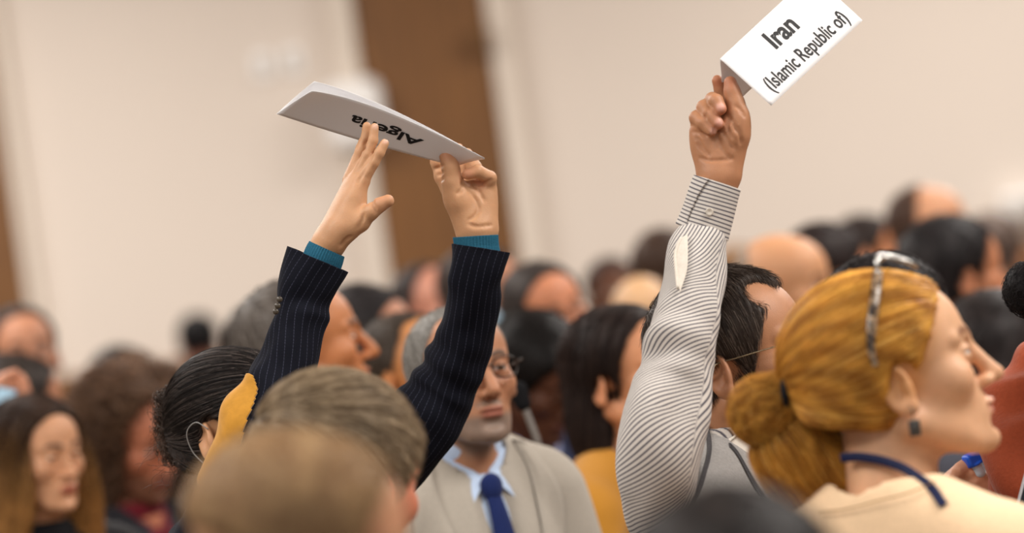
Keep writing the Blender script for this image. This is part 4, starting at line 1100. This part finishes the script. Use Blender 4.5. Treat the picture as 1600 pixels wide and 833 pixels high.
# ---------------------------------------------------------------- foreground heads
person('person with cropped sandy blond hair, nearest at the bottom of the photo', (474, 894), 3.6, 12, -14, 0, byaw=20, s=.90, skin=(226, 168, 136), h=.0035, top=('jumper', (70, 72, 84)), eyes=True, brow=(150, 116, 80),
    scalp=((168, 134, 98), .6), hair=dict(shell=dict(t=.005, line=.020, slope=.45, nape=-.002, earcut=.034), colour=(152, 118, 86), colour2=(220, 186, 136), n=9000, seg=4, step=.0030, rad=.0004, lift=.005, h=.003, hvar=.003, seed=51))
person('person with combed grey-brown hair, just behind the cropped blond head', (532, 772), 4.9, 48, -14, 6, byaw=40, s=.97, skin=(216, 138, 112), h=.003, top=('blazer', (64, 60, 60), (200, 200, 205)),
    hair=dict(shell=dict(t=.013, tf=.008, line=.022, slope=.50, nape=-.045, earcut=.032, recede=.030, post=[ell((.086, .02, .050), (.018, .050, .050), k=.012)]), colour=(112, 96, 76), n=5000, colfn=lambda P, u: (lambda t: np.array(lin((108, 89, 68)))*(1-t)+np.array(lin((204, 182, 150)))*t)(np.clip(.75*u**1.5+.16*(.5+.5*np.sin(P[:, 1]*160+3*np.sin(P[:, 0]*30)+2*np.sin(P[:, 2]*40))), 0, 1)[:, None]), seg=12, step=.006, rad=.0007, lift=.005, h=.003, hvar=.007, seed=52,
              flow=lambda P: np.stack([.8+0*P[:, 0], -.3-(P[:, 1]+.02)*9, -(.10-P[:, 2])*6-.2], 1)))
person('dark-haired head, blurred, nearest at the bottom right', (1165, 1045), 3.2, 80, 0, 0, byaw=80, s=1.0, skin=(150, 105, 80), h=.005, top=('jumper', (30, 30, 34)),
    hair=dict(shell=dict(t=.012, line=.03, slope=.5, nape=-.05), colour=(28, 22, 21), colour2=(60, 50, 46), n=2500, seg=7, step=.006, rad=.0006, h=.004, seed=53))

# ---------------------------------------------------------------- middle and far audience
LONG = [ell((-.035, s_*.070, -.085), (.052, .034, .125), k=.02) for s_ in (1, -1)]+[ell((-.070, 0, -.09), (.045, .085, .14), k=.02)]
def bg(label, c, d, yaw, pitch=0, roll=0, skin=(205, 152, 120), hc=(40, 30, 26), hc2=None, style='short', shell=None, n=900, top=('jumper', (70, 72, 80)), hair=True, **kw):
    hk = None
    if hair:
        hk = dict(shell=dict(dict(t=.010, tf=.005, line=.018, slope=.55), **(shell or {})), colour=hc, colour2=hc2, style=style, n=n, seg=8, step=.006, rad=.0009, h=.0055, lift=.004, hvar=.004, seed=int(c[0])+5)
        hk.update(kw.pop('hk', {}))
    return person(label, c, d, yaw, pitch, roll, skin=skin, hair=hk, top=top, h=kw.pop('h', .0045), **kw)
# left side
bg('long-haired person with brown hair lightening at the tips, looking down, at the lower left', (60, 722), 7.9, -44, -8, 0, s=.9, skin=(226, 172, 138), hc=(50, 34, 26), hc2=(120, 84, 52), style='down', h=.003,
   shell=dict(t=.012, tf=.006, line=.024, slope=.42, earcut=0, post=[ell((-.030, s_*.078, -.13), (.058, .036, .17), k=.02) for s_ in (1, -1)]+[ell((-.07, 0, -.12), (.045, .09, .18), k=.02)]+[ell((.03, s_*.072, -.035), (.034, .014, .085), k=.02) for s_ in (1, -1)]+[ell((.010, .100, -.12), (.045, .034, .16), k=.03)]),
   hk=dict(n=5000, seg=26, step=.011, rad=.0008, h=.004, lift=.006, hvar=.006, colfn=lambda P, u: (lambda t: np.array(lin((58, 40, 30)))*(1-t)+np.array(lin((204, 150, 88)))*t)(np.clip((.07-P[:, 2])/.20+.6*(u-.5), 0, 1)[:, None])),
   lipcol=(176, 78, 72), top=('jumper', (24, 24, 28)), face=dict(nose=.85, lids=.0008, lips=1.25, jaw=.9, brow=.7, fat=.003), brow=(70, 50, 40), byaw=-50, eyes=True)
bg('person with a big head of dark brown curls and a beard, looking down', (216, 696), 8.8, -48, -24, 0, skin=(204, 132, 104), hc=(66, 48, 38), hc2=(160, 122, 94), style='down', h=.004,
   shell=dict(t=.034, tf=.018, line=.012, slope=.35, nape=-.10, earcut=0, post=[ell((-.035, s_*.088, -.03), (.060, .034, .10), k=.03) for s_ in (1, -1)]+[ell((-.08, 0, -.05), (.05, .1, .12), k=.03)]),
   hk=dict(n=2600, seg=14, step=.008, rad=.0013, curl=.013, curlf=120, capnoise=.016, lift=.022, hvar=.018, h=.006), beard=((92, 62, 46), .8), brow=(60, 40, 30), top=('jacket', (40, 40, 46), (110, 28, 40)), byaw=-40)
bg('dark-haired head just visible above the big curls', (196, 614), 12.2, 60, 0, 0, hc=(46, 40, 38), top=('jumper', (150, 120, 90)))
bg('person with short dark hair and bare forehead, further back at the left edge', (38, 565), 10.4, -72, 0, 0, skin=(206, 148, 120), hc=(44, 36, 34), shell=dict(line=.012, slope=.3, recede=.03), top=('jumper', (60, 56, 58)))
bg('dark-haired person below the bare forehead at the left edge, face turned right', (30, 650), 9.3, 20, -6, 0, skin=(210, 148, 118), hc=(50, 42, 38), hc2=(96, 84, 76), top=('jumper', (44, 44, 48)))
bg('small distant dark head against the pale wall, in a lilac top', (311, 540), 18.0, 100, 0, 0, hc=(16, 14, 16), skin=(150, 100, 84), top=('jumper', (196, 172, 178), (196, 172, 178)))
bg('grey-brown head behind the near raised pinstripe sleeve', (418, 562), 9.8, 70, 0, 0, hc=(58, 50, 46), hc2=(92, 84, 76), top=('jumper', (120, 112, 104)))
bg('person with tanned profile and greying hair between the two raised arms', (480, 557), 7.35, 6, 4, 0, skin=(212, 142, 98), hc=(96, 88, 82), hc2=(150, 142, 134), h=.003, shell=dict(line=.010, slope=.4, recede=.03), brow=(46, 34, 30),
   top=('jacket', (128, 118, 104), (200, 196, 190)), face=dict(nose=1.15, brow=1.2, lids=.0025))
bg('dark-haired person with turned cheek, between the raised arms, higher up', (580, 546), 9.05, -22, 0, 0, skin=(214, 152, 124), hc=(36, 32, 34), hc2=(80, 74, 74), shell=dict(t=.014), top=('jumper', (150, 142, 130)))
bg('balding person with orange-toned forehead left of the far raised arm', (646, 600), 7.95, -30, -6, 0, skin=(222, 156, 104), hc=(66, 56, 48), shell=dict(t=.005, recede=.05, line=-.005, slope=.2), top=('jumper', (120, 104, 90)))
bg('rosy-faced person with dark hair in front of the brown door', (678, 492), 11.2, -40, 0, 0, skin=(222, 158, 138), hc=(60, 52, 50), shell=dict(line=-.01, slope=.2, recede=.04), top=('jumper', (90, 84, 84)))
# centre
r_, M_, Mb_, o_ = bg('person in a pale blue face mask behind the far raised arm', (758, 470), 10.4, -32, 0, 0, skin=(216, 150, 118), hc=(60, 50, 46), top=('jumper', (170, 180, 190)))
mp_ = xf(head_prims(ears=False, detail=False), M_)
V_, F_ = polygonize(xf([ell((.052, 0, -.052), (.066, .066, .056), k=.01), ell((.100, 0, -.02), (.014, .016, .018), k=.02), plane((-1, 0, .2), -.022), plane((0, 0, 1), .004)], M_), .005)
link_mesh('face_mask', V_, [F_], mat_plain('mask_fabric', (168, 196, 214), .8, .03, 60), r_)
bg('person with tanned face, glasses and short black hair, head tilted', (860, 502), 9.5, -62, -4, 14, skin=(222, 150, 116), hc=(50, 42, 40), hc2=(100, 90, 84), shell=dict(line=.016, slope=.35), top=('jumper', (80, 84, 96)), spect=dict(frame_col=(110, 90, 80), wire=.0009), face=dict(fat=.006))
bg('person with cropped black hair in a navy suit, head bowed, behind the grey suit', (838, 600), 8.5, -42, -34, 0, skin=(92, 56, 40), hc=(16, 11, 10), hc2=(26, 19, 17), h=.0035, shell=dict(t=.016, tf=.010, line=.030, slope=.5), hk=dict(n=2500, seg=5, step=.004, capnoise=.001, curl=.002, curlf=500), face=dict(lids=.0006), lipcol=(110, 60, 54), brow=(16, 12, 12), byaw=-50, lean=(-.02, 0, .02), top=('blazer', (30, 38, 66), (150, 156, 190)), blush=.05)
bg('blurred brown head against the wall, right of the tilted tanned face', (959, 466), 14.0, -80, 0, 0, skin=(120, 76, 54), hc=(52, 34, 28), shell=dict(t=.008), top=('jumper', (60, 48, 44)), blush=.05)
bg('pale bald head above the mustard jacket', (1006, 510), 10.8, 95, 0, 0, skin=(232, 190, 150), hair=False, top=('jumper', (110, 104, 100)))
bg('person with dark chin-length hair and a mustard jacket, beside the striped sleeve', (984, 602), 7.35, -36, 0, 0, skin=(222, 158, 120), hc=(28, 20, 19), hc2=(70, 54, 48), style='down', h=.003,
   shell=dict(t=.014, tf=.010, line=.020, slope=.35, nape=-.14, earcut=.026, post=[ell((-.060, 0, -.05), (.060, .080, .11), k=.02), ell((-.045, -.062, -.07), (.032, .024, .085), k=.02), ell((-.03, .07, -.06), (.04, .024, .1), k=.02)]),
   hk=dict(n=3500, seg=18, step=.008, rad=.0007, h=.004, lift=.003), top=('jumper', (192, 134, 48), (30, 40, 80)), lean=(0, 0, .01), byaw=-20, brow=(40, 28, 24))
bg('dark-brown head partly behind the striped cuffed arm', (1045, 432), 12.0, 60, 0, 0, hc=(70, 52, 42), top=('jumper', (90, 84, 80)))
bg('light brown head just right of the striped sleeve', (1156, 442), 15.5, 80, 0, 0, hc=(150, 112, 78), hc2=(190, 150, 110), top=('jumper', (120, 110, 100)))
# right side
bg('bald head with bright crown behind the dark receding hair', (1228, 460), 9.1, -24, -8, 0, skin=(228, 172, 134), hc=(150, 130, 112), shell=dict(t=.003, line=-.03, slope=-.4, recede=.07), n=300, top=('jumper', (120, 112, 110)), hk=dict(lift=.001, hvar=.001, n=500, rad=.0006), brow=(100, 72, 56))
bg('dark-haired person right of the bald head, face turned right', (1298, 442), 10.0, 12, -6, 0, skin=(206, 144, 114), hc=(38, 28, 26), shell=dict(t=.014), top=('jumper', (60, 56, 60)))
bg('small dark-haired head with orange-toned cheek, right of centre', (1358, 405), 13.0, -10, 0, 0, skin=(226, 154, 112), hc=(54, 44, 40), top=('jumper', (110, 110, 116)))  # orange is the even base colour of the skin
bg('tallest head at the back, bare forehead and dark hair behind, against the wall', (1455, 366), 12.0, -14, -4, 0, skin=(234, 176, 142), hc=(78, 58, 48), shell=dict(t=.006, recede=.05, line=-.03, slope=.05), top=('jumper', (150, 140, 140)), s=1.05)
bg('black-haired person facing right, below the tallest head at the back', (1496, 442), 9.3, 14, -4, 0, skin=(208, 142, 108), hc=(24, 20, 22), hc2=(66, 60, 60), shell=dict(t=.016, line=.020, slope=.4), top=('jumper', (100, 84, 84)), s=1.05)
bg('brownish blurred head at the upper right, behind the black hair', (1556, 405), 14.2, 70, 0, 0, hc=(104, 86, 78), hc2=(150, 132, 120), s=1.15, top=('jumper', (190, 184, 196), (190, 184, 196)))
bg('person with long dark hair and grey scarf at the right edge', (1578, 580), 7.7, 20, -6, 0, skin=(180, 126, 100), hc=(30, 24, 24), hc2=(70, 60, 58), style='down', shell=dict(t=.016, tf=.012, line=.03, slope=.3, nape=-.15, earcut=0, post=LONG), top=('jumper', (96, 92, 94), (128, 122, 122)), s=1.05)

# person behind the redhead: clasped hands with a blue cap
def clasped():
    d = 5.95
    H = [cap(hpt(1478, 790, d, 20), hpt(1492, 765, d, 10), .022, .021, k=.012), ell(hpt(1500, 752, d, 5), (.022, .014, .021), k=.015)]
    for i, (x, y) in enumerate(((1508, 732), (1518, 743), (1526, 757), (1530, 770))):
        H += chain([(1494, y+6, -2, 9.5), (x, y-4, -14, 9.0), (x+16, y+3, -12, 8.4), (x+18, y+16, -2, 7.6)], d, .003)
    H += chain([(1492, 750, -8, 11), (1500, 734, -16, 9.5), (1512, 726, -14, 8.4)], d, .004)
    H += [cap(hpt(1560, 800, d, 20), hpt(1548, 775, d, 12), .021, .019, k=.01), ell(hpt(1540, 765, d, 12), (.02, .014, .02), k=.012)]
    for x, y in ((1544, 748), (1551, 758), (1554, 770)): H += chain([(1540, y+8, 6, 9.2), (x, y-2, -4, 8.8), (x-10, y, -12, 8.2), (x-14, y+6, -10, 7.6)], d, .003)
    H += chain([(1545, 765, 8, 10), (1538, 748, -2, 9), (1530, 742, -6, 8)], d, .004)
    nb = W(1396, 690, 6.4)
    H += [cap(hpt(1478, 790, d, 20), W(1470, 860, 6.1), .022, .03, k=.01), cap(W(1470, 860, 6.1), nb+np.array([0, 0, -.1]), .03, .04), cap(hpt(1560, 800, d, 20), W(1530, 880, 6.2), .021, .03, k=.01), cap(W(1530, 880, 6.2), nb+np.array([0, 0, -.1]), .03, .04)]
    bg('black-haired person hidden behind the redhead, hands clasped at the chest', (1400, 536), 6.45, 42, 0, 0, skin=(212, 158, 132), hc=(24, 20, 22), hc2=(60, 54, 54), shell=dict(t=.012, line=.022, slope=.4), top=('jumper', (70, 72, 82)), extra_body=H, h=.0032)
    bm = mat_plain('blue_plastic', (24, 92, 220), .3, .04, 40, 0, .5)
    c = W(1520, 716, 5.93); cr_ = tag(empty('bottle_cap', c, None, None), 'bright blue cap held above the clasped hands', 'cap')
    garment('cap_shell', [box((0, 0, 0), (.013, .011, .009), r=.005), torus((0, 0, -.008), .011, .0022, k=.002)], frame(c, 20, 20, 0), bm, cr_, .0014, 0)
    garment('cap_neck', [cap((0, 0, -.010), (0, 0, -.022), .0085, .0085)], frame(c, 20, 20, 0), mat_plain('clear_plastic', (190, 205, 220), .2, .02, 20, 0, .5), cr_, .0014, 0)
clasped()
# person in the rust jacket at the right edge
def rust():
    root, M, Mb, o = bg('person in a rust-orange jacket with black hair in a bun, cut by the right edge', (1760, 500), 5.75, 35, 0, 0, skin=(170, 116, 88), hc=(16, 14, 16), hc2=(38, 34, 36), shell=dict(t=.014), torso=False, byaw=40)
    b = loc(M, W(1613, 452, 5.75))
    hair_obj('hair_bun', [ell(b, (.038, .038, .038)), cap(b, (-.08, 0, .05), .025, .03, k=.01)], M, 1.0, root, (16, 14, 16), (40, 36, 38), n=1200, seg=8, step=.005, rad=.0005, lift=.003, h=.0035, capnoise=.002, flow=lambda P: np.cross(P-b, np.array([.2, 1, .3])), seed=77)
    m = cloth('rust_wool', (158, 74, 46), .001, 200, .08)
    V, F, th, L, R = sleeve([(1640, 560, 40, 5.95), (1618, 600, 62, 5.90), (1602, 650, 66, 5.86), (1594, 700, 62, 5.82), (1604, 745, 58, 5.78), (1640, 775, 52, 5.76), (1690, 800, 44, 5.76), (1720, 815, 40, 5.77)], 140, 220,
        lambda T, L: .010*np.sin(L*75+1.3*np.sin(T*2))*np.exp(-((L-.11)/.08)**2)+.003*np.sin(T*3+L*30), .9)
    link_mesh('jacket_sleeve', V, [F], m, root)
    garment('jacket', torso_prims(1.0, .018, 'none'), Mb, m, root, .007)
    a = [cap(W(1640, 570, 5.95), W(1600, 700, 5.84), .03, .03, k=.01), cap(W(1600, 720, 5.8), W(1712, 812, 5.77), .026, .022, k=.01)]
    # tablet standing at the right edge
    c = W(1632, 800, 5.55); R_ = rot('Z', 14)@rot('Y', 24)@rot('X', 0)
    t = tag(empty('tablet', c, None, None), 'dark tablet with a thin silver edge at the right edge', 'tablet')
    boxmesh('case', c, (.040, .004, .075), mat_plain('aluminium', (176, 176, 180), .3, .03, 30, 0, .5, .7), t, R_, bev=.003)
    boxmesh('screen', c+R_@np.array([.0, -.0045, 0]), (.0375, .0012, .0725), mat_plain('dark_glass', (24, 27, 36), .12, .03, 20, 0, .5), t, R_, bev=.001)
rust()
# gooseneck microphone
def mic():
    d = 6.98
    P = spline([W(818, 632, d), W(832, 668, d), W(846, 706, d), W(856, 735, d), (W(874, 790, d)), W(884, 900, d)], 60)
    root = tag(empty('microphone', P[-1], None, None), 'gooseneck microphone with black foam tip beside the grey suit', 'microphone')
    V, F = tube(P, np.interp(np.linspace(0, 1, 60), [0, .3, .35, 1], [.0062, .0062, .0048, .0048]), 14)
    link_mesh('gooseneck', V, F, mat_plain('grey_metal', (150, 146, 142), .35, .04, 60, 0, .5, .6), root)
    c = W(812, 618, d)
    garment('foam_windshield', [cap(W(810, 610, d)-c, W(817, 630, d)-c, .0155, .0135)], frame(c, 0), mat_plain('black_foam', (30, 30, 32), .95, .2, 300, .001, .05), root, .0022, 0)
    garment('base', [box((0, 0, 0), (.05, .06, .014), r=.01)], frame(P[-1]-np.array([0, 0, .012]), 0), mat_plain('black_plastic', (34, 34, 36), .4, .05, 60), root, .004, 0)
mic()
# hand with a phone at the left edge
def phone():
    d = 8.0
    H = [cap(hpt(-40, 700, d, 10), hpt(2, 628, d, 5), .026, .024, k=.01), ell(hpt(10, 610, d, 0), (.030, .018, .034), k=.015)]
    for i, (x, y) in enumerate(((36, 596), (40, 608), (38, 620), (32, 631))): H += chain([(18, y-4, 8, 9.5), (x-4, y-6, -2, 9), (x+2, y+2, -12, 8.2), (x-8, y+6, -18, 7.6)], d, .003)
    H += chain([(4, 602, -4, 12), (14, 588, -12, 10), (24, 583, -14, 8.6)], d, .005)
    root, M, Mb, o = bg('person out of the frame at the left, raising a hand with a phone', (-255, 600), 8.75, -10, 0, 0, skin=(222, 158, 130), hc=(50, 40, 34), top=('jumper', (60, 64, 70)),
        extra_body=H+[cap(hpt(-40, 700, d, 10), W(-90, 800, 8.05), .026, .035), cap(W(-90, 800, 8.05), W(-200, 820, 8.2), .035, .05), cap(W(-200, 820, 8.2), W(-258, 790, 8.5), .05, .07)], h=.0035)
    V, F, th, L, R = sleeve([(-24, 668, 26, 8.0), (-60, 735, 34, 8.02), (-100, 800, 42, 8.06), (-160, 830, 52, 8.1)], 60, 60, lambda T, L: .003*np.sin(L*80+T), .9)
    link_mesh('jumper_sleeve', V, [F], cloth('jumper_cloth', (60, 64, 70)), root)
    c = W(6, 630, 7.955); R_ = rot('Y', 20)
    t = tag(empty('phone', c, None, None), 'phone with a light blue lit screen held at the left edge', 'phone')
    boxmesh('case', c, (.020, .004, .030), mat_plain('black_case', (26, 26, 30), .4, .03), t, R_, bev=.003)
    sm, N, L_, b = newmat('lit_screen'); b.inputs['Base Color'].default_value = (.1, .1, .1, 1); b.inputs['Emission Color'].default_value = (*lin((180, 214, 232)), 1); b.inputs['Emission Strength'].default_value = .8
    boxmesh('screen', c+R_@np.array([0, -.0045, 0]), (.018, .001, .028), sm, t, R_)
phone()
